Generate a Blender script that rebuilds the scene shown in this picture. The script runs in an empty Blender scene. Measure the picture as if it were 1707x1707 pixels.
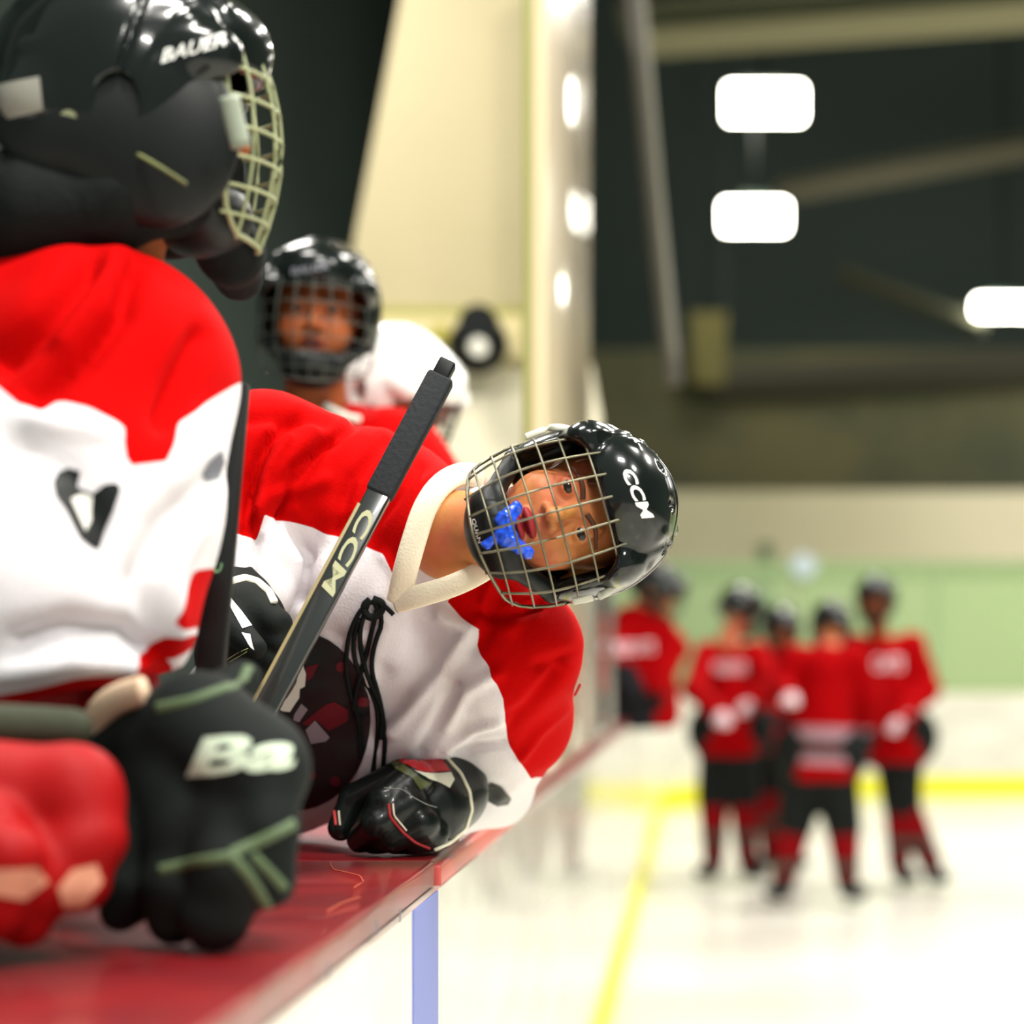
import bpy, bmesh, math, random
import numpy as np
from mathutils import Vector, Matrix
from mathutils.bvhtree import BVHTree
random.seed(7); np.random.seed(7)
C = bpy.context.scene.collection
SC = bpy.context.scene
PI = math.pi
F = 3600.0; HX = 1165.0; HY = 1115.0; CH = 1.33          # lens in px, vanishing point of the boards, eye height

# ------------------------------------------------------------------ camera, world, lamps, exposure
cam_d = bpy.data.cameras.new('camera'); cam = bpy.data.objects.new('camera', cam_d); C.objects.link(cam)
cam.location = (0, 0, CH); cam.rotation_euler = (PI/2, 0, 0)
cam_d.sensor_width = 36; cam_d.lens = 36*F/1707.0
cam_d.shift_x = (853.5-HX)/1707.0; cam_d.shift_y = (HY-853.5)/1707.0
cam_d.clip_end = 200; cam_d.clip_start = .05
cam_d.dof.use_dof = True; cam_d.dof.focus_distance = 2.80; cam_d.dof.aperture_fstop = cam_d.lens/1000/0.036
SC.camera = cam
SC.view_settings.view_transform = 'Standard'; SC.view_settings.look = 'None'
SC.view_settings.exposure = 0.0; SC.view_settings.gamma = 1.0; SC.view_settings.use_curve_mapping = False
W = bpy.data.worlds.new('world'); SC.world = W; W.use_nodes = True
W.node_tree.nodes['Background'].inputs[0].default_value = (.80, .92, .88, 1)
W.node_tree.nodes['Background'].inputs[1].default_value = 0.38
def area(name, loc, size, power, aim=None, col=(1, .97, .90)):
    d = bpy.data.lights.new(name, 'AREA'); d.shape = 'RECTANGLE'; d.size = size[0]; d.size_y = size[1]
    d.energy = power; d.color = col
    o = bpy.data.objects.new(name, d); C.objects.link(o); o.location = loc
    if aim: o.rotation_euler = (Vector(aim)-Vector(loc)).to_track_quat('-Z', 'Y').to_euler()
    return o
for (x, y, z, p) in ((.2, 1.2, 6.0, 250), (3.4, 1.0, 6.4, 320), (2.0, -2.5, 6.0, 420), (-1.6, 3.6, 5.6, 130), (2.4, 6.0, 6.6, 260),
                     (1.6, 12.0, 7.0, 420), (5.2, 9.0, 7.0, 420), (6.0, 16.5, 7.0, 420), (1.6, 17.5, 7.0, 380), (-2.2, 7.4, 5.2, 170)):
    area('rink_lamp_light', (x, y, z), (1.1, .6), p)
area('far_end_light', (7.6, 24.0, 6.2), (5, .8), 420, (5.0, 25.4, 0))  # unseen area light added to brighten the far wall

# ------------------------------------------------------------------ helpers
def P(px, py, Y): return np.array(((px-HX)*Y/F, Y, CH-(py-HY)*Y/F))
def RR(r, Y): return r*Y/F
def toP(v):
    Yc = np.maximum(v[:, 1], .2)
    return np.stack((HX+v[:, 0]*F/Yc, HY-(v[:, 2]-CH)*F/Yc), 1)
def lin(c): return tuple(((x/255)/12.92 if x/255 <= .04045 else ((x/255+.055)/1.055)**2.4) for x in c)
_m = {}
def mat(name, col, rough=.6, metal=0, coat=0, spec=.5, emit=0, bump=0, bscale=60, vary=0, vscale=4, col2=None, zones=None, trans=0, ior=1.45, sheen=0, stretch=None):
    if name in _m: return _m[name]
    m = bpy.data.materials.new(name); m.use_nodes = True; nt = m.node_tree; N = nt.nodes; L = nt.links
    b = N['Principled BSDF']; c = (*lin(col), 1)
    b.inputs['Base Color'].default_value = c; b.inputs['Roughness'].default_value = rough; b.inputs['Metallic'].default_value = metal
    b.inputs['Coat Weight'].default_value = coat; b.inputs['Coat Roughness'].default_value = .03
    b.inputs['Specular IOR Level'].default_value = spec; b.inputs['IOR'].default_value = ior; b.inputs['Transmission Weight'].default_value = trans
    if sheen: b.inputs['Sheen Weight'].default_value = sheen
    if emit:
        b.inputs['Emission Color'].default_value = c; b.inputs['Emission Strength'].default_value = emit
    tc = N.new('ShaderNodeTexCoord'); src = None
    vec = tc.outputs['Object']
    if stretch:
        mp = N.new('ShaderNodeMapping'); mp.inputs['Scale'].default_value = stretch; L.new(vec, mp.inputs['Vector']); vec = mp.outputs['Vector']
    if vary:
        n = N.new('ShaderNodeTexNoise'); n.inputs['Scale'].default_value = vscale; n.inputs['Detail'].default_value = 5; L.new(vec, n.inputs['Vector'])
        r = N.new('ShaderNodeMapRange'); r.inputs['From Min'].default_value = .35; r.inputs['From Max'].default_value = .65; L.new(n.outputs['Fac'], r.inputs['Value'])
        mx = N.new('ShaderNodeMix'); mx.data_type = 'RGBA'; mx.inputs['A'].default_value = c
        mx.inputs['B'].default_value = (*lin(col2 if col2 else [x*(1-vary) for x in col]), 1)
        L.new(r.outputs['Result'], mx.inputs['Factor']); src = mx.outputs['Result']
    for i, zc in enumerate(zones or []):
        a = N.new('ShaderNodeAttribute'); a.attribute_name = 'zone%d' % i
        r = N.new('ShaderNodeMapRange'); r.inputs['From Min'].default_value = 0; r.inputs['From Max'].default_value = .0012; L.new(a.outputs['Fac'], r.inputs['Value'])
        mx = N.new('ShaderNodeMix'); mx.data_type = 'RGBA'
        if src: L.new(src, mx.inputs['A'])
        else: mx.inputs['A'].default_value = c
        mx.inputs['B'].default_value = (*lin(zc), 1); L.new(r.outputs['Result'], mx.inputs['Factor']); src = mx.outputs['Result']
    if src: L.new(src, b.inputs['Base Color'])
    if bump:
        n = N.new('ShaderNodeTexNoise'); n.inputs['Scale'].default_value = bscale; n.inputs['Detail'].default_value = 4; L.new(tc.outputs['Object'], n.inputs['Vector'])
        bp = N.new('ShaderNodeBump'); bp.inputs['Strength'].default_value = bump; bp.inputs['Distance'].default_value = .004
        L.new(n.outputs['Fac'], bp.inputs['Height']); L.new(bp.outputs['Normal'], b.inputs['Normal'])
    _m[name] = m; return m
WM = {}
def base(name, label, cat, loc=(0, 0, 0), group=None):
    o = bpy.data.objects.new(name, None); C.objects.link(o); o.location = loc; o.empty_display_size = .05
    o['label'] = label; o['category'] = cat
    if group: o['group'] = group
    WM[o.name] = Matrix.Translation(loc); return o
def link(name, me, m, parent=None, M=None):
    o = bpy.data.objects.new(name, me); C.objects.link(o); M = M or Matrix.Identity(4)
    if m and not me.materials: me.materials.append(m)
    if parent: o.parent = parent; o.matrix_parent_inverse = WM[parent.name].inverted()
    o.matrix_basis = M; WM[o.name] = M.copy(); return o
def tag(o, label=None, cat=None, group=None, kind=None):
    if label: o['label'] = label
    if cat: o['category'] = cat
    if group: o['group'] = group
    if kind: o['kind'] = kind
    return o
def mesh_from(v, f, smooth=True):
    me = bpy.data.meshes.new('m'); me.from_pydata([tuple(map(float, x)) for x in v], [], [tuple(map(int, x)) for x in f]); me.update()
    if smooth: me.polygons.foreach_set('use_smooth', [True]*len(me.polygons))
    return me
def box_me(lo, hi, bev=0.0, smooth=False):
    bm = bmesh.new(); bmesh.ops.create_cube(bm, size=1)
    for v in bm.verts:
        for k in range(3): v.co[k] = lo[k] if v.co[k] < 0 else hi[k]
    if bev: bmesh.ops.bevel(bm, geom=bm.edges[:], offset=bev, segments=3, affect='EDGES', profile=.5)
    me = bpy.data.meshes.new('m'); bm.to_mesh(me); bm.free()
    if bev: me.polygons.foreach_set('use_smooth', [True]*len(me.polygons))
    return me
def join_me(mes):
    bm = bmesh.new()
    for m in mes: bm.from_mesh(m)
    me = bpy.data.meshes.new('m'); bm.to_mesh(me); bm.free(); return me
def tube_me(pts, r, seg=8, flat=None, smooth_iter=2, closed=False, updir=(0, 0, 1)):
    pts = [Vector(p) for p in pts]
    for _ in range(smooth_iter):                                     # Chaikin
        q = [] if closed else [pts[0]]
        n = len(pts)
        for i in range(n if closed else n-1):
            a, b = pts[i], pts[(i+1) % n]; q += [a.lerp(b, .25), a.lerp(b, .75)]
        if not closed: q.append(pts[-1])
        pts = q
    n = len(pts); v = []; f = []
    rs = r if isinstance(r, (list, tuple)) else [r, r]
    up = Vector(updir)
    for i, p in enumerate(pts):
        t = (pts[(i+1) % n] if (closed or i < n-1) else p) - (pts[i-1] if (closed or i > 0) else p)
        t = t.normalized() if t.length > 1e-9 else Vector((0, 0, 1))
        a = t.cross(up)
        if a.length < 1e-3: a = t.cross(Vector((1, .1, 0)))
        a.normalize(); b = a.cross(t).normalized()
        k = i/max(1, n-1); rad = rs[0]*(1-k)+rs[-1]*k
        fa = flat if flat else 1.0
        for s in range(seg):
            an = 2*PI*s/seg; v.append(p+a*math.cos(an)*rad+b*math.sin(an)*rad*fa)
    for i in range(n if closed else n-1):
        for s in range(seg):
            j = (i+1) % n; f.append((i*seg+s, i*seg+(s+1) % seg, j*seg+(s+1) % seg, j*seg+s))
    if not closed: f.append(tuple(range(seg))[::-1]); f.append(tuple((n-1)*seg+s for s in range(seg)))
    return mesh_from(v, f)

# ---- signed distance modelling
def smin(a, b, k):
    if k <= 0: return np.minimum(a, b)
    h = np.clip(.5+.5*(b-a)/k, 0, 1); return b*(1-h)+a*h-k*h*(1-h)
def smax(a, b, k): return -smin(-a, -b, k)
def cap(p, a, b, ra, rb=None):
    rb = ra if rb is None else rb; a = np.asarray(a, float); b = np.asarray(b, float); ba = b-a
    t = np.clip(((p-a)@ba)/max(1e-9, ba@ba), 0, 1)
    return np.linalg.norm(p-a-t[:, None]*ba, axis=1)-(ra+(rb-ra)*t)
def ell(p, c, r):
    q = p-np.asarray(c, float); r = np.asarray(r, float)
    k0 = np.linalg.norm(q/r, axis=1); k1 = np.linalg.norm(q/(r*r), axis=1); return k0*(k0-1)/np.maximum(k1, 1e-6)
def sph(p, c, r): return np.linalg.norm(p-np.asarray(c, float), axis=1)-r
def rbox(p, c, h, r):
    q = np.abs(p-np.asarray(c, float))-np.asarray(h, float)+r
    return np.linalg.norm(np.maximum(q, 0), axis=1)+np.minimum(q.max(axis=1), 0)-r
def nets(fn, lo, hi, h):
    lo = np.array(lo, float); hi = np.array(hi, float); n = np.ceil((hi-lo)/h).astype(int)+1
    ax = [lo[i]+h*np.arange(n[i]) for i in range(3)]
    g = np.stack(np.meshgrid(*ax, indexing='ij'), -1).reshape(-1, 3)
    val = np.concatenate([fn(g[i:i+400000]) for i in range(0, len(g), 400000)]).reshape(n)
    ins = val < 0
    cnt = np.zeros(n-1, int)
    for dx in (0, 1):
        for dy in (0, 1):
            for dz in (0, 1): cnt += ins[dx:n[0]-1+dx, dy:n[1]-1+dy, dz:n[2]-1+dz]
    act = (cnt > 0) & (cnt < 8); idx = -np.ones(act.shape, int); cells = np.argwhere(act); idx[act] = np.arange(len(cells))
    acc = np.zeros((len(cells), 3)); num = np.zeros(len(cells))
    co = [np.array((a, b, c)) for a in (0, 1) for b in (0, 1) for c in (0, 1)]
    for a in co:
        for k in range(3):
            if a[k]: continue
            b = a.copy(); b[k] = 1
            va = val[tuple((cells+a).T)]; vb = val[tuple((cells+b).T)]; mk = (va < 0) != (vb < 0)
            t = np.where(mk, va/np.where(mk, va-vb, 1), 0); pos = cells+a+(b-a)*t[:, None]
            acc += np.where(mk[:, None], pos, 0); num += mk
    V = lo+h*acc/num[:, None]; Fc = []
    for k in range(3):
        u, w = [(1, 2), (2, 0), (0, 1)][k]
        sl0 = [slice(0, n[i]) for i in range(3)]; sl1 = list(sl0); sl0[k] = slice(0, n[k]-1); sl1[k] = slice(1, n[k])
        A = ins[tuple(sl0)]; B = ins[tuple(sl1)]; e = np.argwhere(A != B)
        e = e[(e[:, u] > 0) & (e[:, w] > 0) & (e[:, u] < n[u]-1) & (e[:, w] < n[w]-1)]
        du = np.zeros(3, int); du[u] = 1; dw = np.zeros(3, int); dw[w] = 1
        q = np.stack([idx[tuple((e-du-dw).T)], idx[tuple((e-dw).T)], idx[tuple(e.T)], idx[tuple((e-du).T)]], 1)
        fl = ~A[tuple(e.T)]; q[fl] = q[fl][:, ::-1]; Fc.append(q)
    return V, np.concatenate(Fc)
def seg_dist(q, a, b):
    a = np.array(a, float); b = np.array(b, float); ba = b-a; t = np.clip(((q-a)@ba)/max(1e-9, ba@ba), 0, 1)
    return np.linalg.norm(q-a-t[:, None]*ba, axis=1)
def poly_sd(q, poly):                                                  # positive inside
    d = np.full(len(q), 1e9); ins = np.zeros(len(q), bool); n = len(poly)
    for i in range(n):
        a = poly[i]; b = poly[(i+1) % n]; d = np.minimum(d, seg_dist(q, a, b))
        if a[1] != b[1]: ins ^= ((a[1] > q[:, 1]) != (b[1] > q[:, 1])) & (q[:, 0] < (b[0]-a[0])*(q[:, 1]-a[1])/(b[1]-a[1])+a[0])
    return np.where(ins, d, -d)
def vnormals(me):
    a = np.empty(len(me.vertices)*3); me.vertex_normals.foreach_get('vector', a); return a.reshape(-1, 3)
def cloth(fn, lo, hi, h, folds=(), zones=(), wrinkle=0.0, Y0=None, relax=1, gain=1.0):
    V, Fc = nets(fn, lo, hi, h)
    me = mesh_from(V, Fc); nr = vnormals(me); q = toP(V)
    d = np.zeros(len(V))
    for (pts, w, amp) in folds:                                        # width and height of a fold in photo px
        dist = np.full(len(V), 1e9)
        for a, b in zip(pts[:-1], pts[1:]): dist = np.minimum(dist, seg_dist(q, a, b))
        d += amp*np.exp(-(dist/w)**2)*np.clip(-nr[:, 1]+.45, 0, 1)
    d *= gain*V[:, 1]/F
    if wrinkle:
        s = V*1.0
        d += wrinkle*(np.sin(31*s[:, 0]+17*s[:, 2]+6*np.sin(9*s[:, 2]+4*s[:, 1]))*.6+np.sin(23*s[:, 2]-41*s[:, 0]+5*np.sin(13*s[:, 0]))*.4)
    V2 = V+nr*d[:, None]; me.vertices.foreach_set('co', V2.ravel()); me.update()
    for i, polys in enumerate(zones):
        z = np.full(len(V), -1e9)
        for pl in polys: z = np.maximum(z, poly_sd(q, pl))
        at = me.attributes.new('zone%d' % i, 'FLOAT', 'POINT'); at.data.foreach_set('value', (z*V[:, 1]/F).astype(float))
    return me
def bvh_of(*items):
    vs = []; fs = []
    for it in items:
        me, M = it if isinstance(it, tuple) else (it, Matrix.Identity(4))
        o = len(vs); vs += [M@v.co for v in me.vertices]; fs += [tuple(o+i for i in p.vertices) for p in me.polygons]
    return BVHTree.FromPolygons(vs, fs)
CAM = Vector((0, 0, CH))
def hit(bv, px, py, off=.0012, fallback=None):
    d = (Vector(P(px, py, 3.0))-CAM).normalized(); loc, nr, i, ds = bv.ray_cast(CAM, d)
    if loc is None: return Vector(P(px, py, fallback)) if fallback else None
    if nr.dot(d) > 0: nr = -nr
    return loc+nr*off
def refine(bm, maxlen, it=5):
    for _ in range(it):
        es = [e for e in bm.edges if e.calc_length() > maxlen]
        if not es: break
        bmesh.ops.subdivide_edges(bm, edges=es, cuts=1); bmesh.ops.triangulate(bm, faces=bm.faces[:])
def drape(bm, bv, off, thick=.0008, fallback=None):
    dead = []
    for v in bm.verts:
        p = hit(bv, v.co.x, v.co.y, off, fallback)
        if p is None: dead.append(v)
        else: v.co = p
    bmesh.ops.delete(bm, geom=dead, context='VERTS')
    bmesh.ops.recalc_face_normals(bm, faces=bm.faces[:])
    for f in bm.faces:
        if f.normal.dot(f.calc_center_median()-CAM) > 0: f.normal_flip()
    me = bpy.data.meshes.new('m'); bm.to_mesh(me); bm.free(); me.polygons.foreach_set('use_smooth', [True]*len(me.polygons)); return me
def decal(bv, polys, step=8, off=.0012, fallback=None):
    bm = bmesh.new()
    for pl in polys:
        vs = [bm.verts.new((x, y, 0)) for x, y in pl]; bm.faces.new(vs)
    bmesh.ops.triangulate(bm, faces=bm.faces[:]); refine(bm, step); return drape(bm, bv, off, fallback=fallback)
def text2d(s, bold=.02, shear=0, font_size=1):
    cu = bpy.data.curves.new('t', 'FONT'); cu.body = s; cu.size = font_size; cu.offset = bold; cu.shear = shear; cu.resolution_u = 3
    o = bpy.data.objects.new('t', cu); C.objects.link(o); me = bpy.data.meshes.new_from_object(o.evaluated_get(bpy.context.evaluated_depsgraph_get()))
    bpy.data.objects.remove(o); return me
def text_on(bv, s, o, xd, yd, step=8, off=.0015, bold=.02, shear=0, fallback=None):
    """o = lower-left corner, xd = where the whole word ends, yd = its height, all in photo px"""
    me = text2d(s, bold, shear); xs = [v.co.x for v in me.vertices]; ys = [v.co.y for v in me.vertices]
    x0, x1, y0, y1 = min(xs), max(xs), min(ys), max(ys); bm = bmesh.new(); bm.from_mesh(me)
    for v in bm.verts:
        a = (v.co.x-x0)/(x1-x0); b = (v.co.y-y0)/(y1-y0); v.co = (o[0]+a*xd[0]+b*yd[0], o[1]+a*xd[1]+b*yd[1], 0)
    bmesh.ops.remove_doubles(bm, verts=bm.verts[:], dist=.01); bmesh.ops.triangulate(bm, faces=bm.faces[:]); refine(bm, step); return drape(bm, bv, off, fallback=fallback)
def line_on(bv, pts, r, off=.001, flat=None, fallback=None, step=3):
    q = []
    for a, b in zip(pts[:-1], pts[1:]):
        for k in range(step): t = k/step; q.append((a[0]*(1-t)+b[0]*t, a[1]*(1-t)+b[1]*t))
    q.append(pts[-1]); w = [hit(bv, x, y, off, fallback) for x, y in q]; w = [x for x in w if x is not None]
    return tube_me(w, r, 8, flat, 1, updir=(0, 1, 0)) if len(w) > 1 else None

# ------------------------------------------------------------------ materials
RED = (188, 0, 0); WHT = (226, 222, 226)
M_ice = mat('ice', (240, 238, 228), .22, vary=1, vscale=.45, col2=(205, 200, 190), spec=.4)
M_board = mat('board_white_plastic', (236, 234, 222), .25, coat=.6, vary=1, vscale=2.2, col2=(214, 210, 196), stretch=(1, .6, 3))
M_ledge = mat('red_ledge_plastic', (132, 22, 26), .32, coat=.2, vary=1, vscale=7, col2=(110, 20, 26), bump=.12, bscale=18)
M_kick = mat('yellow_kickplate', (236, 232, 40), .4)
M_blue = mat('blue_line_paint', (112, 124, 190), .5)
M_dark = mat('dark_rafter_paint', (88, 100, 94), .9, spec=.1)
M_brown = mat('dim_brown_seating', (96, 92, 66), .9, vary=1, vscale=.6, col2=(62, 70, 58), spec=.1)
M_cream = mat('cream_painted_panel', (186, 174, 138), .55, vary=1, vscale=.5, col2=(174, 162, 124))
M_creamgloss = mat('glossy_cream_plastic', (232, 214, 180), .3, coat=1)
M_creamgloss.node_tree.nodes['Principled BSDF'].inputs['Coat Roughness'].default_value = .09
M_farwall = mat('far_cream_wall', (214, 204, 176), .8, vary=1, vscale=.25, col2=(190, 182, 150))
M_shell = mat('gloss_black_plastic', (16, 21, 19), .2, coat=.35, spec=.3)
M_black = mat('matt_black_plastic', (13, 17, 16), .45, spec=.3)
M_pad = mat('black_nylon', (14, 18, 17), .8, spec=.2, bump=.4, bscale=90)
M_wire = mat('cage_steel', (116, 112, 92), .36, metal=.7)
M_wireg = mat('olive_painted_wire', (150, 156, 116), .5)
M_skin = mat('skin_light', (186, 126, 64), .5, vary=1, vscale=10, col2=(200, 102, 76), zones=[(150, 40, 44)], bump=.15, bscale=120, spec=.35)
M_skin2 = mat('skin_brown', (172, 92, 48), .5, vary=1, vscale=14, col2=(150, 76, 40), zones=[(110, 50, 40)], spec=.35)
M_hair = mat('dark_brown_hair', (84, 48, 30), .7)
M_eyew = mat('eye', (128, 108, 96), .15, zones=[(26, 20, 16)])
M_blueg = mat('blue_mouthguard', (24, 84, 226), .28, coat=.5)
M_white = mat('white_trim', (236, 234, 220), .5)
M_print = mat('white_print', (240, 240, 236), .5)
M_steel = mat('steel', (170, 168, 160), .25, metal=.9)
M_lamp = mat('lamp_diffuser', (255, 252, 235), .5, emit=30)

# ------------------------------------------------------------------ structure
def struct(name, me, m): o = link(name, me, m); o['kind'] = 'structure'; return o
struct('floor', box_me((-8, -4, -.1), (14, 40, 0)), M_ice)
struct('wall_far', box_me((-12, 26.4, 0), (14, 26.6, 3.5)), M_farwall)
struct('wall_stands', box_me((-12, 27.5, 3.2), (14, 27.7, 5.4)), M_brown)
struct('wall_end', box_me((-12, 34, 0), (16, 34.2, 14)), M_dark)
struct('wall_bench', box_me((-4.6, 1.5, 0), (-4.5, 34, 14)), mat('bench_wall_paint', (60, 70, 66), .9, spec=.1))
struct('wall_rink', box_me((14, -4, 0), (14.1, 34, 14)), M_dark)
struct('ceiling', box_me((-5, 3, 12), (14.2, 34.2, 12.1)), M_dark)

# end wall of the bench: cream panels with a sloping left edge
def px_prism(poly, Y, depth):
    f = [P(x, y, Y) for x, y in poly]; n = len(f); v = f+[p+np.array((0, depth, 0)) for p in f]
    me = mesh_from(v, [tuple(range(n))[::-1], tuple(range(n, 2*n))]+[(i, (i+1) % n, n+(i+1) % n, n+i) for i in range(n)], False)
    bm = bmesh.new(); bm.from_mesh(me); bmesh.ops.recalc_face_normals(bm, faces=bm.faces[:]); bm.to_mesh(me); bm.free(); return me
wp = base('bench_end_partition', 'tall cream partition with sloping left edge at the end of the bench', 'partition', (-1.0, 9.0, 0))
link('upper_panel', px_prism([(678, -60), (906, -60), (906, 514), (584, 514), (590, 400)], 9.0, .08), M_cream, wp)
link('cross_rail', px_prism([(500, 526), (925, 526), (925, 596), (500, 596)], 8.9, .12), mat('cream_rail', (214, 200, 150), .5), wp)
link('rail_top_seam', px_prism([(500, 512), (925, 512), (925, 528), (500, 528)], 8.95, .1), mat('olive_seam', (150, 148, 80), .7), wp)  # olive strip along the seam above the cross rail
link('seam', px_prism([(500, 592), (925, 592), (925, 606), (500, 606)], 8.95, .1), mat('olive_seam2', (176, 172, 116), .7), wp)
link('lower_panel', px_prism([(500, 606), (985, 606), (1000, 690), (1000, 1140), (500, 1140)], 9.0, .08), mat('pale_lower_panel', (240, 232, 204), .5), wp)
link('edge_post', px_prism([(904, -60), (918, -60), (918, 540), (904, 540)], 8.8, .1), mat('olive_edge', (150, 150, 90), .6), wp)
for x in (734, 886): link('bolt_cover', px_prism([(x+17*math.cos(a*PI/6), 556+17*math.sin(a*PI/6)) for a in range(12)], 8.86, .04), mat('ochre_cap', (170, 160, 70), .6), wp)
horn = base('air_horn', 'round black horn with a white centre fixed to the cream partition rail', 'horn', tuple(P(797, 560, 8.85)))
hp = [(40*math.cos(a*PI/12), 40*math.sin(a*PI/12)) for a in range(24)]
link('rim', tube_me([P(797+36*math.cos(a*PI/12), 574+36*math.sin(a*PI/12), 8.84) for a in range(24)], .034, 8, closed=True, smooth_iter=0, updir=(0, 1, 0)), M_black, horn)
link('driver', px_prism([(797+34*math.cos(a*PI/8), 540+34*math.sin(a*PI/8)) for a in range(16)], 8.74, .16), M_black, horn)
link('centre', px_prism([(797+15*math.cos(a*PI/8), 577+15*math.sin(a*PI/8)) for a in range(16)], 8.70, .06), M_white, horn)

gp = base('gloss_panel', 'tall glossy cream side panel standing on the boards at the end of the bench opening', 'panel', (-.39, 6.3, 1.07))
link('sheet', box_me((-.41, 5.25, 1.075), (-.37, 7.35, 5.2), .004), M_creamgloss, gp)
link('front_edge', box_me((-.425, 5.20, 1.075), (-.405, 5.25, 5.2), .004), mat('olive_edge', (150, 150, 90)), gp)

gl = base('rink_glass', 'clear glass pane in steel posts on the near boards beyond the bench', 'glass', (-.37, 8, 1.07))
M_glass = mat('clear_glass', (235, 245, 238), .02, trans=1, ior=1.3)
link('pane', box_me((-.376, 7.6, 1.08), (-.364, 8.9, 1.86)), M_glass, gl)
for y in (7.55, 8.9): link('post', box_me((-.40, y, 1.072), (-.35, y+.05, 1.88), .006), M_steel, gl)
pl = base('net_pole', 'tall grey leaning pole rising beyond the glossy panel', 'pole', tuple(P(1128, 700, 9.5)))
link('shaft', tube_me([P(1050, -60, 9.5), P(1082, 260, 9.5), P(1122, 640, 9.5)], .043, 12), mat('pole_grey', (78, 74, 66), .5, metal=.2), pl)
link('cable', tube_me([P(1066, -60, 9.4), P(1094, 260, 9.4), P(1124, 600, 9.4)], .014, 8), mat('cable_pale', (112, 110, 96), .5), pl)

# boards
def strip(path, z0, z1, th):
    v = []; f = []
    n = len(path)
    for i, (x, y) in enumerate(path):
        a = path[max(0, i-1)]; b = path[min(n-1, i+1)]; t = Vector((b[0]-a[0], b[1]-a[1])).normalized(); nx, ny = t.y, -t.x
        v += [(x, y, z0), (x, y, z1), (x-nx*th, y-ny*th, z1), (x-nx*th, y-ny*th, z0)]
    for i in range(n-1):
        for k in range(4): f.append((4*i+k, 4*i+(k+1) % 4, 4*i+4+(k+1) % 4, 4*i+4+k))
    f += [(0, 1, 2, 3), (4*n-1, 4*n-2, 4*n-3, 4*n-4)]
    me = mesh_from(v, f, False); bm = bmesh.new(); bm.from_mesh(me); bmesh.ops.recalc_face_normals(bm, faces=bm.faces[:]); bm.to_mesh(me); bm.free(); return me
def path(off, y0, y1=None):
    X = -.35+off; R = 3.0-off; cx = X+R; yf = 22.6-off
    p = [(X, y0)]
    if y1: return p+[(X, y1)]
    for k in range(0, 17): a = PI-k*PI/32; p.append((cx+R*math.cos(a), yf-R+R*math.sin(a)))
    return p+[(13.5, yf)]
db = base('dasher_boards', 'white rink boards below the red ledge running along the bench', 'boards', (-.4, 3, 0))
link('near_panel', strip(path(0, .3, 2.92), 0, 1.034, .05), M_board, db)
link('far_panel', strip(path(0, 2.926, 15.0), 0, 1.034, .05), M_board, db)
link('blue_stripe', box_me((-.3505, 2.64, 0), (-.348, 2.885, 1.034)), M_blue, db)
link('kick_plate', strip(path(.022, .3, 15.0), 0, .13, .02), M_kick, db)
for i, (x, y, l) in enumerate(((628, 1540, 9), (667, 1520, 9), (548, 1610, 6))):
    Yb = .35*F/(HX-x); c = P(x, y, Yb); link('scuff', box_me((-.3505, Yb-.003, c[2]-.012), (-.3492, Yb+.003, c[2]+.004)), mat('scuff_grey', (120, 118, 130)), db)
d2 = base('curved_end_boards', 'white boards curving around the far corner and across the end of the rink', 'boards', (3, 22.6, 0))
link('panel', strip(path(0, 15.01), 0, 1.04, .05), M_board, d2)
link('kick_plate', strip(path(.022, 15.01), 0.0, .21, .02), M_kick, d2)
link('top_rail', strip(path(.01, 12.2), 1.04, 1.075, .09), mat('pale_top_rail', (232, 228, 205), .4), d2)
ld = base('board_ledge', 'wide glossy red ledge capping the boards along the bench', 'ledge', (-.5, 3, 1.07))
link('near_ledge', box_me((-.68, .35, 1.035), (-.358, 2.925, 1.07), .006), M_ledge, ld)
link('far_ledge', box_me((-.68, 2.94, 1.035), (-.362, 12.2, 1.07), .006), M_ledge, ld)
link('lip', box_me((-.366, 2.95, 1.03), (-.352, 4.1, 1.062), .004), mat('pale_red_lip', (205, 90, 84), .3), ld)
lb = bvh_of(box_me((-.68, .35, 1.0), (-.358, 2.925, 1.0702)))
scr = mat('scratch', (200, 96, 70), .5)
for ps in ([(560, 1432), (550, 1440), (556, 1450), (580, 1455), (600, 1460), (606, 1470), (590, 1480)], [(480, 1412), (530, 1414), (560, 1413)],
           [(545, 1520), (570, 1505), (600, 1496)]):
    me = line_on(lb, ps, .0007, .0003)
    if me: link('scratch', me, scr, ld)
fl = base('bench_floor', 'dark rubber floor of the players bench', 'floor mat', (-1.6, 4, 0))
link('rubber', box_me((-4.4, .5, .0), (-.72, 9.0, .18), .01), M_dark, fl)

# far end glass, green tinted
eg = base('end_glass', 'green tinted glass along the end boards behind the huddle', 'glass', (3, 22.6, 1.07))
M_green = bpy.data.materials.new('green_glass'); M_green.use_nodes = True
nt = M_green.node_tree; nt.nodes.remove(nt.nodes['Principled BSDF']); tr = nt.nodes.new('ShaderNodeBsdfTransparent'); tr.inputs[0].default_value = (.80, .92, .68, 1)
gs = nt.nodes.new('ShaderNodeBsdfGlossy'); gs.inputs['Roughness'].default_value = .05; df = nt.nodes.new('ShaderNodeBsdfDiffuse'); df.inputs[0].default_value = (.58, .72, .46, 1)
mx = nt.nodes.new('ShaderNodeMixShader'); mx.inputs[0].default_value = .35; m2 = nt.nodes.new('ShaderNodeMixShader'); m2.inputs[0].default_value = .06
nt.links.new(tr.outputs[0], mx.inputs[1]); nt.links.new(df.outputs[0], mx.inputs[2]); nt.links.new(mx.outputs[0], m2.inputs[1]); nt.links.new(gs.outputs[0], m2.inputs[2])
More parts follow.
